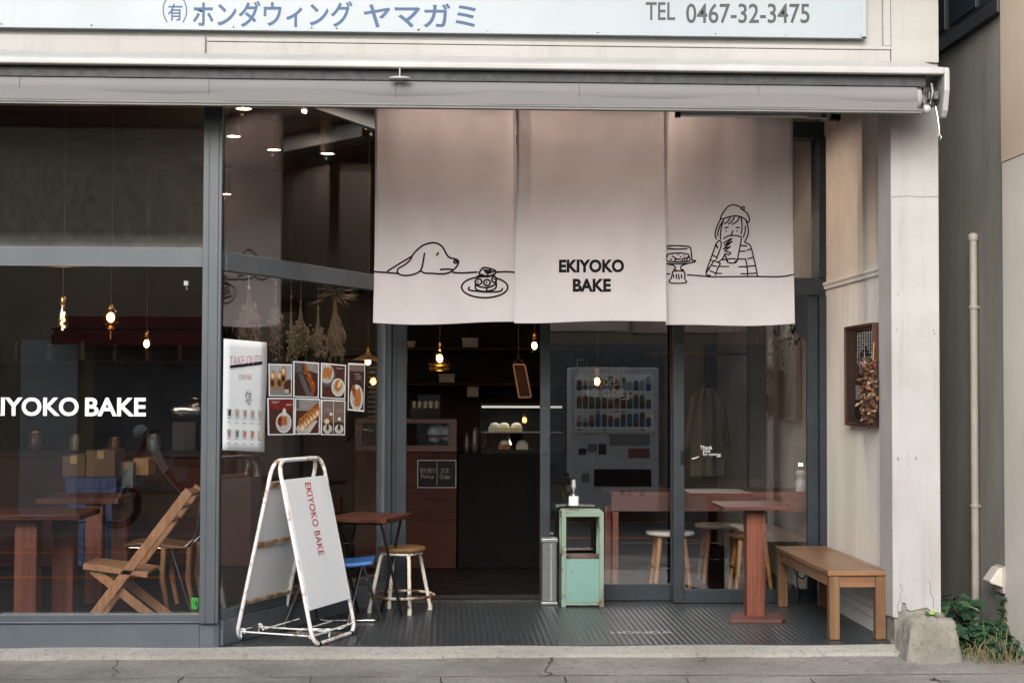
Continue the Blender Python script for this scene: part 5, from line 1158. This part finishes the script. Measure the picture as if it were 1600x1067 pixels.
# chalkboard behind the saucer lamp
a = at(571, 648, 13.4); b = at(600, 566, 13.4)
cbk = thing('chalkboard', ((a.x+b.x)/2, 13.4, a.z), 'black chalkboard menu with faint white writing below the saucer lamp', 'sign')
M().box(a.x, b.x+.1, 13.4, 13.42, a.z, b.z).build('panel', BLACK, cbk)
cw = M(); rg = random.Random(2)
for k in range(11): z = b.z-.04-k*.042; w_ = rg.uniform(.08, .17); cw.add([(a.x+.02, 13.398, z), (a.x+.02+w_, 13.398, z), (a.x+.02+w_, 13.398, z-.008), (a.x+.02, 13.398, z-.008)], [(0, 1, 2, 3)])
cw.build('writing', CHALK, cbk); M().tube([(a.x+.1, 13.41, b.z), (a.x+.1, 13.41, 3.6)], .003).build('cord', CORD, cbk)
# window counter in the right room
wz = .747; wx0 = xa(955, 11.15, 790)
wc_ = thing('window_counter', (2, 11.15, 0), 'long red brown window counter with thick front edge behind the glass doors', 'counter')
M().box(wx0, 2.655, 11.15, 11.19, .61, wz).build('front_edge', wood('counter_edge', C('#7a4432', .6), C('#552c20', .6), 'x', .4), wc_, bevel=.003)
M().box(wx0, 2.655, 11.192, 11.75, wz-.035, wz-.002).build('worktop', wood('counter_top', C('#5d4032', .6), C('#432a20', .6), 'x', .3), wc_, bevel=.002)
for y in (11.16, 11.68): M().box(wx0+.01, wx0+.055, y, y+.045, 0, .607).build('leg', REDWOOD, wc_, bevel=.003)
WTOP = mat('white_stool_top', C('#d8d6d0'), C('#c9c6bf'), rough=.4)
def cstool(px, pyt, Y, label, top):
    x = xa(px, Y, 800); z = za(pyt, Y, px); o = thing('counter_stool', (x, Y, 0), label, 'stool', 'stools under the window counter')
    M().lathe((x, Y, z-.03), [(.0, 0), (.17, 0), (.18, .008), (.18, .024), (.17, .03), (0, .032)], 28).build('seat', top, o)
    for k in range(4):
        a = math.pi/4+k*math.pi/2; M().tube([(x+.12*math.cos(a), Y+.12*math.sin(a), z-.03), (x+.185*math.cos(a), Y+.185*math.sin(a), 0)], [.021, .015], 10).build('leg', OAK, o)
    M().tube([(x+.155*math.cos(k*math.pi/12), Y+.155*math.sin(k*math.pi/12), z*.42) for k in range(24)], .006, 6, True).build('foot_ring', STEEL, o)
cstool(1047, 829, 11.45, 'white topped stool with wooden legs straddling the two door leaves', WTOP)
cstool(1122, 818, 12.1, 'white topped stool standing farther back behind the pedestal table', WTOP)
cstool(1172, 832, 11.5, 'brown topped stool with wooden legs right behind the pedestal post', wood('brown_top', C('#6b4a30'), C('#4c3320'), 'x', .4))
# lantern
lp_ = at(1251, 766, 11.25)
ln_ = thing('glass_lantern', (lp_.x, 11.25, wz), 'white based lantern with tall clear glass chimney and small lit filament', 'lantern')
zl = lambda py: za(py, 11.25, 1251)
M().lathe((lp_.x, 11.25, 0), [(.036, wz), (.038, wz+.004), (.038, zl(752)), (.030, zl(750)), (.030, zl(744)), (.038, zl(742)), (.038, zl(737)), (.024, zl(735))], 22).build('lamp_base', WHITEMET, ln_)
M().lathe((lp_.x, 11.25, 0), [(.047, zl(750)), (.047, zl(697))], 24, cap=False).build('glass_chimney', CLEAR, ln_)
M().tube([(lp_.x-.008, 11.25, zl(735)), (lp_.x-.008, 11.25, zl(723))], .0025).tube([(lp_.x+.008, 11.25, zl(735)), (lp_.x+.008, 11.25, zl(723))], .0025).build('stem', BRASS, ln_)
M().box(lp_.x-.012, lp_.x+.014, 11.246, 11.254, zl(727.5), zl(724)).build('filament', BULB, ln_)
tag(M().tube(smooth_line([(lp_.x+.04, 11.3, wz+.005), (2.62, 11.4, .735), (2.645, 11.17, .62), (2.63, 11.14, .45), (2.64, 11.14, .3)], 5), .004, 6).build('lantern_cable', BLACK), 'thin black cable running from the glass lantern over the counter edge', 'cable')
# hanging coat and its wardrobe corner
gx = at(1105, 650, 12.6)
cot = thing('linen_coat', (gx.x, 12.6, 1.7), 'pale linen coat on a hanger seen through the glass door', 'coat')
def coatf(u, v):
    w = .045+.075*min(1, v*5)**.6+.02*v; return Vector((gx.x+(u-.5)*2*w, 12.6+.02*math.sin(u*18)+.015*math.sin(u*7+2*v), 1.50-.72*v))
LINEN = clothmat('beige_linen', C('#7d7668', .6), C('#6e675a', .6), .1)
M().grid(coatf, 40, 20).build('coat_body', LINEN, cot, solid=.006)
for s_ in (-1, 1): M().grid(lambda u, v, s_=s_: Vector((gx.x+s_*(.085+.05*u+.06*v), 12.58+.03*math.cos(u*6.28), 1.47-.42*v-.05*u)), 10, 8).build('sleeve', LINEN, cot, solid=.006)
M().tube(rpath([(gx.x-.1, 12.6, 1.48), (gx.x, 12.6, 1.54), (gx.x+.1, 12.6, 1.48)], .03), .008).tube([(gx.x, 12.6, 1.54), (gx.x, 12.6, 1.78)], .003).build('hanger', DKWOOD, cot)
tag(M().tube([(gx.x-.5, 12.6, 1.775), (2.66, 12.6, 1.775)], .012, 8).build('clothes_rail', DKWOOD), 'dark clothes rail carrying the linen coat in the right room', 'rail')
# dark partition post and trailing plant in the right room
pa_ = thing('partition_post', (at(1187, 700, 12.0).x, 12, 0), 'dark square post in the right room between coat and side wall', 'post')
M().box(xa(1171, 12), xa(1200, 12), 12.0, 12.12, 0, 3.6).build('shaft', mat('post_dark', C('#38342f'), rough=.7), pa_, bevel=.004)
M().box(xa(1171, 12)-.02, xa(1200, 12)+.02, 11.98, 12.14, -.002, .1).build('plinth_block', DKWOOD, pa_, bevel=.004)
hpz = at(1215, 500, 11.3)
hpl = thing('trailing_plant', (hpz.x, 11.3, 2.2), 'dark trailing plant hanging inside the glass above the right room', 'plant')
pm_ = M(); rw = random.Random(11)
for i in range(150):
    p = Vector((hpz.x+rw.gauss(0, .13), 11.3+rw.gauss(0, .05), 2.05-abs(rw.gauss(0, .13)))); leaf(pm_, p, (rw.uniform(-.6, .6), rw.uniform(-.5, .5), -1), rw.uniform(.04, .1), rw.uniform(.015, .03))
pm_.build('foliage', mat('dark_leaf', C('#2f3a30'), C('#20281f'), rough=.6), hpl)
M().lathe((hpz.x, 11.3, 2.06), [(.06, 0), (.085, .12), (.08, .12)], 16).tube([(hpz.x, 11.3, 2.16), (hpz.x, 11.3, 3.6)], .003).build('hanging_pot', BLACK, hpl)
pn = at(1249, 515, 10.74)
tag(M().prism([(pn.x-.05, 10.74, 2.14), (pn.x+.06, 10.74, 2.14), (pn.x+.062, 10.74, za(517, 10.74, 1255)), (pn.x+.045, 10.74, za(532, 10.74, 1258)), (pn.x-.02, 10.74, za(519, 10.74, 1240))], (0, .012, 0)).build('dark_pennant', mat('pennant_cloth', C('#262b30'), rough=.9)), 'dark pointed cloth hanging at the top corner of the glass by the side wall', 'cloth')

# ================================================================== RIGHT EDGE: block, neighbour, weeds
cbp = fl(1450, 1040, -.07)
bm = bmesh.new(); bmesh.ops.create_cube(bm, size=1); bmesh.ops.subdivide_edges(bm, edges=bm.edges, cuts=14, use_grid_fill=True)
b0x, b1x = fl(1398, 1030, -.06).x+.01, fl(1512, 1040, -.07).x-.02
t0x, t1x = at(1424, 965, 8.9).x, at(1486, 965, 8.9).x
from mathutils import noise as MN
zt_ = at(1450, 962, 8.85).z
for v_ in bm.verts:
    h = v_.co.z+.5; u = v_.co.x+.5; w_ = v_.co.y+.5
    e_ = h**.85
    x = (b0x+(b1x-b0x)*u)*(1-e_)+(t0x+(t1x-t0x)*u)*e_; y = (8.70+.42*w_)*(1-h)+(8.87+.2*w_)*h
    p = Vector((x, y, -.09+(zt_+.09)*h)); cq = Vector(((b0x+b1x)/2, 8.95, .05))
    r_ = abs(v_.co.x*2)**6+abs(v_.co.y*2)**6
    if h > .8: p.z -= .03*(h-.8)*5*min(1, r_)
    p += (p-cq).normalized()*(.028*MN.noise(p*7)+.012*MN.noise(p*22)+.006*MN.noise(p*60))
    if h > .97: p.z += .016*MN.noise(p*25)-.012*(1-min(1, r_))
    v_.co = p
me = bpy.data.meshes.new('concrete_block'); bm.to_mesh(me); bm.free()
for p in me.polygons: p.use_smooth = True
ob = bpy.data.objects.new('concrete_block', me); COL.objects.link(ob); me.materials.append(LUMP); ORG[ob.name] = Vector((0, 0, 0))
tag(ob, 'rough weathered concrete lump at the foot of the white pillar', 'concrete block')
apr = M().grid(lambda u, v: (fl(1400, 1043, -.07).x+.48*u, 8.58+.2*v+.02*math.sin(u*9), -.085+.05*(1-(2*u-1)**2)*v), 16, 6)
tag(apr.build('mortar_apron', CONC), kind='structure')
# neighbour
NX = 3.30
nb = thing('neighbour_building', (NX, 10, 0), 'grey plastered neighbouring building with beige front beyond the narrow alley', 'building')
GREYW = mat('dirty_grey_plaster', C('#8b8a86', 1.15), C('#73726e', 1.15), rough=.9, scale=1.8, stretch=(1, 1.2, .35), bump=.2, bscale=30.)
YE = atx(1568, 600, NX-.02).y
zdk = at(1530, 40, 9.7).z
M().box(NX, NX+.5, YE, 16, -.3, 3.72).build('alley_wall', GREYW, nb)
bl = at(1585, 255, 9.05).z
M().box(NX-.02, NX+.6, 8.2, YE, -.3, bl).build('lower_cladding', mat('beige_cladding_low', C('#d6cfc7'), C('#c8c1b8'), rough=.8, scale=1.5), nb)
M().box(NX-.024, NX+.6, 8.2, YE+.002, bl+.004, 4.9).build('upper_cladding', mat('beige_cladding_high', C('#ccbca9'), C('#c0af9c'), rough=.8, scale=1.5), nb)
M().box(NX-.04, NX+.5, YE+.01, 16, 3.72, 3.80).build('ledge', mat('dark_ledge', C('#2a2e32'), rough=.5), nb, bevel=.004)
wf = M().box(NX-.01, NX+.5, YE+.02, 16, 3.8, 4.9).build('upper_wall', mat('dark_upper', C('#24282b'), C('#1b1e20'), rough=.4), nb)
for y in (9.5, 10.1, 10.7): M().box(NX-.02, NX-.012, y, y+.5, 3.86, 4.7).build('window', mat('alley_pane', C('#34404a'), rough=.08, spec=.8), nb)
M().box(2.7, NX, 15.0, 15.2, -.3, 5).build('alley_back_wall', GREYW, nb)
dpp = at(1522, 600, 9.75); DPM = mat('grey_pipe_plastic', C('#a39d94'), C('#928c83'), rough=.5)
dp = thing('downpipe', (NX-.03, dpp.y, 0), 'slim grey drainpipe running up the alley wall', 'pipe')
pxx = NX-.035; pyy = atx(1522, 600, pxx).y
M().tube([(pxx, pyy, -.2), (pxx, pyy, za(368, pyy, 1522))], .024, 14).build('pipe', DPM, dp)
M().lathe((pxx, pyy, za(368, pyy, 1522)-.03), [(.03, 0), (.031, .02), (.031, .035), (.012, .045)], 14).build('cap', DPM, dp)
for py in (480, 790): z = za(py, pyy, 1522); M().lathe((pxx, pyy, z), [(.029, -.012), (.031, -.006), (.031, .006), (.029, .012)], 14).box(pxx, NX, pyy-.012, pyy+.012, z-.006, z+.006).build('bracket', DPM, dp)
vp = at(1556, 898, 9.3)
vh = thing('vent_hood', (NX, YE, vp.z), 'small beige vent hood low on the neighbour wall corner', 'vent')
M().prism([(NX-.02, YE+.012, vp.z+.07), (NX-.05, YE+.012, vp.z+.065), (NX-.105, YE+.012, vp.z-.01), (NX-.10, YE+.012, vp.z-.022), (NX-.02, YE+.012, vp.z-.05)], (0, .13, 0)).build('hood', mat('vent_beige', C('#c9c3ba'), rough=.5), vh, bevel=.006)
M().box(NX-.03, NX, YE+.004, YE+.15, vp.z-.08, vp.z+.075).build('back_plate', mat('vent_plate', C('#b5aea4'), rough=.5), vh, bevel=.003)
# weeds
GRN = [mat('weed_leaf_a', C('#3f6548', .6), C('#2f5139', .6), rough=.45, scale=12.), mat('weed_leaf_b', C('#557852', .65), C('#426441', .65), rough=.45, scale=12.), mat('weed_leaf_c', C('#2b4a33'), C('#203827'), rough=.45, scale=12.)]
STEMM = mat('weed_stem', C('#6f6a42'), C('#574f35'), rough=.8)
def oval_leaf(m_, base, d, nrm, L, W):
    d = Vector(d).normalized(); s = d.cross(Vector(nrm)).normalized(); n_ = s.cross(d).normalized()
    prof = [(0, 0), (.18, .34), (.42, .5), (.68, .38), (.88, .16), (1, 0)]; vs = []
    for t, w in prof:
        droop = -n_*L*.22*t*t
        c = Vector(base)+d*L*t+droop
        vs += [c - s*W*w + n_*W*w*.25, c, c + s*W*w + n_*W*w*.25]
    fs = []
    for i in range(len(prof)-1): a = i*3; fs += [(a, a+1, a+4, a+3), (a+1, a+2, a+5, a+4)]
    m_.add(vs, fs, True)
def weed(x, y, h, n, seed, label, big=.092, spread=.16):
    rw = random.Random(seed); o = thing('leafy_weed', (x, y, -.07), label, 'plant', 'weeds in the alley mouth')
    sm = M(); lm = M()
    for i in range(n):
        a = rw.uniform(0, 6.283); r = spread*math.sqrt(rw.random()); z = -.07+h*(.25+.75*rw.random()*(1-.4*r/spread))
        tip = Vector((x+r*math.cos(a), y+r*math.sin(a)*.8, z)); root = Vector((x+rw.uniform(-.03, .03), y+rw.uniform(-.03, .03), -.08))
        sm.tube([root, root.lerp(tip, .5)+Vector((0, 0, h*.12)), tip], [.003, .0025, .0015], 4, cap=False)
        for k in range(rw.choice((2, 3, 3))):
            b = a+rw.uniform(-1.6, 1.6); lm.mat(rw.choice((0, 0, 1, 2))); L = big*rw.uniform(.7, 1.25)
            oval_leaf(lm, tip, (math.cos(b), math.sin(b)-.35, rw.uniform(-.35, .25)), (rw.uniform(-.3, .3), -.45+rw.uniform(-.2, .2), 1), L, L*rw.uniform(.55, .75))
    sm.build('stems', STEMM, o); lm.build('leaves', GRN, o)
weed(3.05, 9.30, .36, 48, 31, 'tallest leafy weed with broad leaves rising behind the concrete lump')
weed(3.10, 9.06, .25, 40, 32, 'low leafy weed in front of the drainpipe', .085)
weed(3.24, 9.08, .22, 34, 33, 'leafy weed against the beige neighbour wall', .075, .13)
weed(3.24, 8.88, .15, 30, 34, 'small leafy weed nearest the pavement edge', .06, .12)
sp2 = thing('sprout', (2.80, 8.93, zt_), 'tiny green sprout growing in the top of the concrete lump', 'plant')
s_m = M(); rw = random.Random(6)
for k in range(9): a = k*.7; s_m.mat(k % 2); oval_leaf(s_m, (2.805+.012*math.cos(a), 8.94, zt_-.012), (math.cos(a), -.5+math.sin(a)*.5, .55), (0, -.4, 1), .045, .03)
s_m.build('leaves', [mat('sprout_leaf', C('#93a05c'), C('#78894a'), rough=.6), GRN[1]], sp2)
vn = thing('wall_creeper', (NX-.03, YE+.02, 0), 'narrow dark creeper climbing the edge of the beige neighbour wall', 'plant')
vm = M(); rw = random.Random(15)
for i in range(70): z = -.05+.33*rw.random(); vm.mat(rw.choice((0, 2))); oval_leaf(vm, (NX-.035+rw.uniform(-.02, .01), YE+.0+rw.uniform(-.03, .04), z), (rw.uniform(-1, .4), -1, rw.uniform(-.6, .4)), (0, -.5, 1), rw.uniform(.025, .04), .025)
vm.build('leaves', GRN, vn); M().tube([(NX-.03, YE-.03, -.07), (NX-.033, YE-.026, .1), (NX-.03, YE-.02, .27)], .003).build('stems', STEMM, vn)
gm = M(); rw = random.Random(9)
for i in range(520):
    x = rw.uniform(2.97, 3.6); y = rw.uniform(8.66, 9.1); h = rw.uniform(.04, .13) if rw.random() < .85 else rw.uniform(.14, .26); a = rw.uniform(0, 6.283); b = rw.uniform(.2, .9)
    p = Vector((x, y, -.075)); m1 = p+Vector((math.cos(a)*h*b*.4, math.sin(a)*h*b*.3, h*.7)); e_ = p+Vector((math.cos(a)*h*b, math.sin(a)*h*b*.7, h*rw.uniform(.5, 1))); s_ = Vector((.0025, 0, 0))
    gm.mat(rw.choice((0, 0, 1, 1, 2))); gm.add([p-s_, p+s_, m1+s_, m1-s_, e_], [(0, 1, 2, 3), (3, 2, 4)])
tag(gm.build('dry_grass', [mat('straw_grass', C('#8f8a66', .8), C('#6f6a4c', .8), rough=.9), mat('green_grass', C('#62754a', .8), C('#4d5f3c', .8), rough=.8), mat('brown_grass', C('#8a6b4c'), C('#6a5038'), rough=.9)]), kind='stuff')
lf = fl(1107, 1026, -.055); lm_ = M(); oval_leaf(lm_, (lf.x, lf.y, -.052), (.5, 1, .15), (0, 0, 1), .035, .022)
tag(lm_.build('fallen_leaf', mat('yellow_leaf', C('#c79a4e'), rough=.8)), 'small yellow fallen leaf on the pavement below the entrance', 'leaf')

# ================================================================== ACROSS THE STREET (seen in the window reflections)
ob_ = thing('opposite_building', (0, -1.6, 0), 'cream building across the street seen reflected in the shop glass', 'building')
CREAMW = mat('cream_render', C('#b5a48a', .9), C('#a39278', .9), rough=.85, scale=1.)
M().box(-8.5, -2.2, -2.2, -1.7, -.1, 5.2).box(-16, -8.5, -2.2, -1.7, -.1, 2.7).box(-2.2, 14, -2.2, -1.7, -.1, 2.7).build('wall', CREAMW, ob_)
M().box(-8.55, -2.15, -2.25, -1.66, 5.2, 5.35).box(-16, -8.56, -2.25, -1.66, 2.7, 2.8).box(-2.14, 14, -2.25, -1.66, 2.7, 2.8).build('roof', mat('opp_roof', C('#6a6660'), rough=.8), ob_)
for i, (x0, x1, z0, z1) in enumerate(((-4.4, -1.9, .2, 2.0), (-8.2, -5.6, .2, 2.1), (-1.2, .9, .3, 2.2), (1.4, 3.3, .1, 2.2), (3.9, 6.2, .2, 2.2), (7., 9.5, .2, 2.2))):
    M().box(x0, x1, -1.72, -1.66, z0, z1).build('window', mat('opp_glass', C('#7c7f80'), C('#55585a'), rough=.3, scale=2.), ob_)
M().box(-5.3, -4.6, -1.7, -1.6, -.1, 2.1).build('shutter_door', mat('pale_shutter', C('#c9cdc9'), rough=.6), ob_)
oa = thing('red_awning', (-3.6, -1.2, 2.2), 'red fabric awning across the street seen reflected in the left window', 'awning')
M().prism([(-4.75, -1.69, 2.40), (-4.75, -.9, 2.14), (-4.75, -.88, 2.02), (-4.75, -.90, 2.02), (-4.75, -1.69, 2.35)], (2.9, 0, 0)).build('canopy', mat('red_canvas', C('#8a302b', .8), C('#762723', .8), rough=.8), oa)
M().tube([(-4.75, -.9, 2.21), (-1.85, -.9, 2.21)], .015).build('front_bar', STEEL, oa)
# vending machine
Yv = 2*(Y1+.023)-20.25
vx0, vx1 = (893-697)/2437*20.25, (1031-697)/2437*20.25
vm_ = thing('vending_machine', ((vx0+vx1)/2, Yv, -.09), 'white drinks vending machine with rows of cans seen reflected in the sliding door', 'vending machine')
VW = mat('vending_white', C('#eef1f1'), rough=.4)
M().box(vx0, vx1, Yv-.7, Yv, -.08, 1.79).build('cabinet', VW, vm_, bevel=.015)
M().box(vx0+.05, vx1-.08, Yv, Yv+.012, .95, 1.70).build('display_window', emit('vend_backlight', (.72, .72, .7, 1), .15), vm_)
cm = M(); rg = random.Random(12)
cm_cols = [mat('can_'+n, C(h), rough=.35) for n, h in (('blue', '#5b7fa8'), ('red', '#9a5a54'), ('white', '#c6c8c8'), ('brown', '#7a6050'), ('green', '#6f8a72'), ('orange', '#b08a64'))]
for r_ in range(3):
    for c in range(12):
        x = vx0+.1+c*(vx1-vx0-.24)/11; z = 1.02+r_*.235
        hh = rg.uniform(.12, .19); cm.mat((0, 3, 2)[r_] if rg.random() < .5 else rg.randrange(6)); cm.lathe((x, Yv+.05, z), [(.028, 0), (.034, .01), (.034, hh*.45)], 8); cm.mat(rg.randrange(6)).lathe((x, Yv+.05, z), [(.034, hh*.45), (.033, hh*.85), (.02, hh)], 8)
cm.build('cans', cm_cols, vm_)
bt_ = M()
for r_ in range(3):
    z = .995+r_*.235; bt_.box(vx0+.06, vx1-.09, Yv+.012, Yv+.08, z-.02, z)
bt_.build('can_shelf', VW, vm_)
bb = M()
for r_ in range(3):
    for c in range(12):
        x = vx0+.1+c*(vx1-vx0-.24)/11; z = .985+r_*.235
        bb.mat(0 if rg.random() < .7 else 1).box(x-.024, x+.024, Yv+.08, Yv+.088, z-.012, z+.008)
bb.build('button', [mat('button_white', C('#e8eaea'), rough=.3), cm_cols[0]], vm_)
st_ = M()
for i, (a_, b_2, c_, d_) in enumerate(((.10, .2, .66, .74), (.22, .34, .70, .80), (.36, .46, .66, .80), (.14, .24, .30, .42), (.86, .92, .30, .4), (.74, .8, .14, .2), (.64, .7, .14, .2), (.9, .96, .12, .2))):
    st_.mat(i % 2).box(vx0+a_, vx0+b_2, Yv, Yv+.008, c_, d_)
st_.build('sticker', [mat('sticker_dark', C('#3a3d40'), rough=.4), mat('sticker_grey', C('#8d9294'), rough=.4)], vm_)
M().box(vx0+.3, vx1-.1, Yv, Yv+.015, .25, .47).build('delivery_flap', BLACK, vm_, bevel=.005)
M().box(vx0+.75, vx1-.12, Yv, Yv+.012, .62, .74).mat(1).box(vx0+.5, vx1-.12, Yv, Yv+.012, .78, .92).build('payment_panel', [cm_cols[1], mat('vend_grey', C('#9a9d9d'), rough=.4)], vm_)
# moped
mx, my = -3.1, .35
mp = thing('moped', (mx, my, -.09), 'red and cream step through moped across the street seen reflected in the left window', 'moped')
TYRE = mat('tyre', C('#1b1b1b'), rough=.8)
for x in (mx-.58, mx+.6):
    w_ = M().tube([(x+.235*math.cos(a*math.pi/14), my, .19+.235*math.sin(a*math.pi/14)) for a in range(28)], .036, 8, True).build('wheel', TYRE, mp)
    rm = M().tube([(x+.19*math.cos(a*math.pi/14), my, .19+.19*math.sin(a*math.pi/14)) for a in range(28)], .012, 6, True).lathe((x, my-.05, .19), [(.05, 0), (.06, .02), (.06, .08), (.05, .1)], 14, (0, 1, 0))
    for a in range(9): rm.tube([(x, my, .19), (x+.19*math.cos(a*.698), my, .19+.19*math.sin(a*.698))], .004, 4)
    r0 = rm.build('rim', CHROME, w_)
REDP = mat('moped_red', C('#8f2a26'), rough=.3, coat=.5); CRM = mat('moped_cream', C('#d8d8cc'), rough=.35, coat=.4)
for s_ in (-1, 1): M().tube([(mx-.58, my+s_*.07, .19), (mx-.36, my+s_*.06, .72)], .02, 8).build('fork', CHROME, mp)
M().tube([(mx-.38, my, .66), (mx-.26, my, .98)], .035, 10).build('steering_column', REDP, mp)
M().grid(lambda u, v: Vector((mx-.26+.02*math.sin(v*3)+.45*v**2+.10*abs(u-.5), my+(u-.5)*.5*(1-.25*v), .98-.72*v)), 12, 14).build('leg_shield', CRM, mp, solid=.012)
M().tube([(mx-.05, my, .55), (mx+.1, my, .38), (mx+.55, my, .55)], .06, 10).build('frame', REDP, mp)
M().box(mx+.05, mx+.75, my-.13, my+.13, .62, .72).build('saddle', BLACK, mp, bevel=.03)
M().box(mx+.2, mx+.8, my-.09, my+.09, .45, .62).build('side_cover', REDP, mp, bevel=.03)
M().ball((mx-.33, my, 1.0), .09, .09, .09, 14, 8).build('headlight', CRM, mp)
M().tube([(mx-.2, my-.33, 1.02), (mx-.28, my-.1, .98), (mx-.28, my+.1, .98), (mx-.2, my+.33, 1.02)], .014, 8).build('handlebar', STEEL, mp)
M().grid(lambda u, v: Vector((mx-.58+.27*math.cos(.3+2.2*u), my+(v-.5)*.12, .19+.27*math.sin(.3+2.2*u))), 14, 3).build('mudguard', REDP, mp, solid=.008)
M().tube([(mx+.1, my-.15, .12), (mx+.8, my-.16, .22)], [.02, .04], 10).build('exhaust', CHROME, mp)
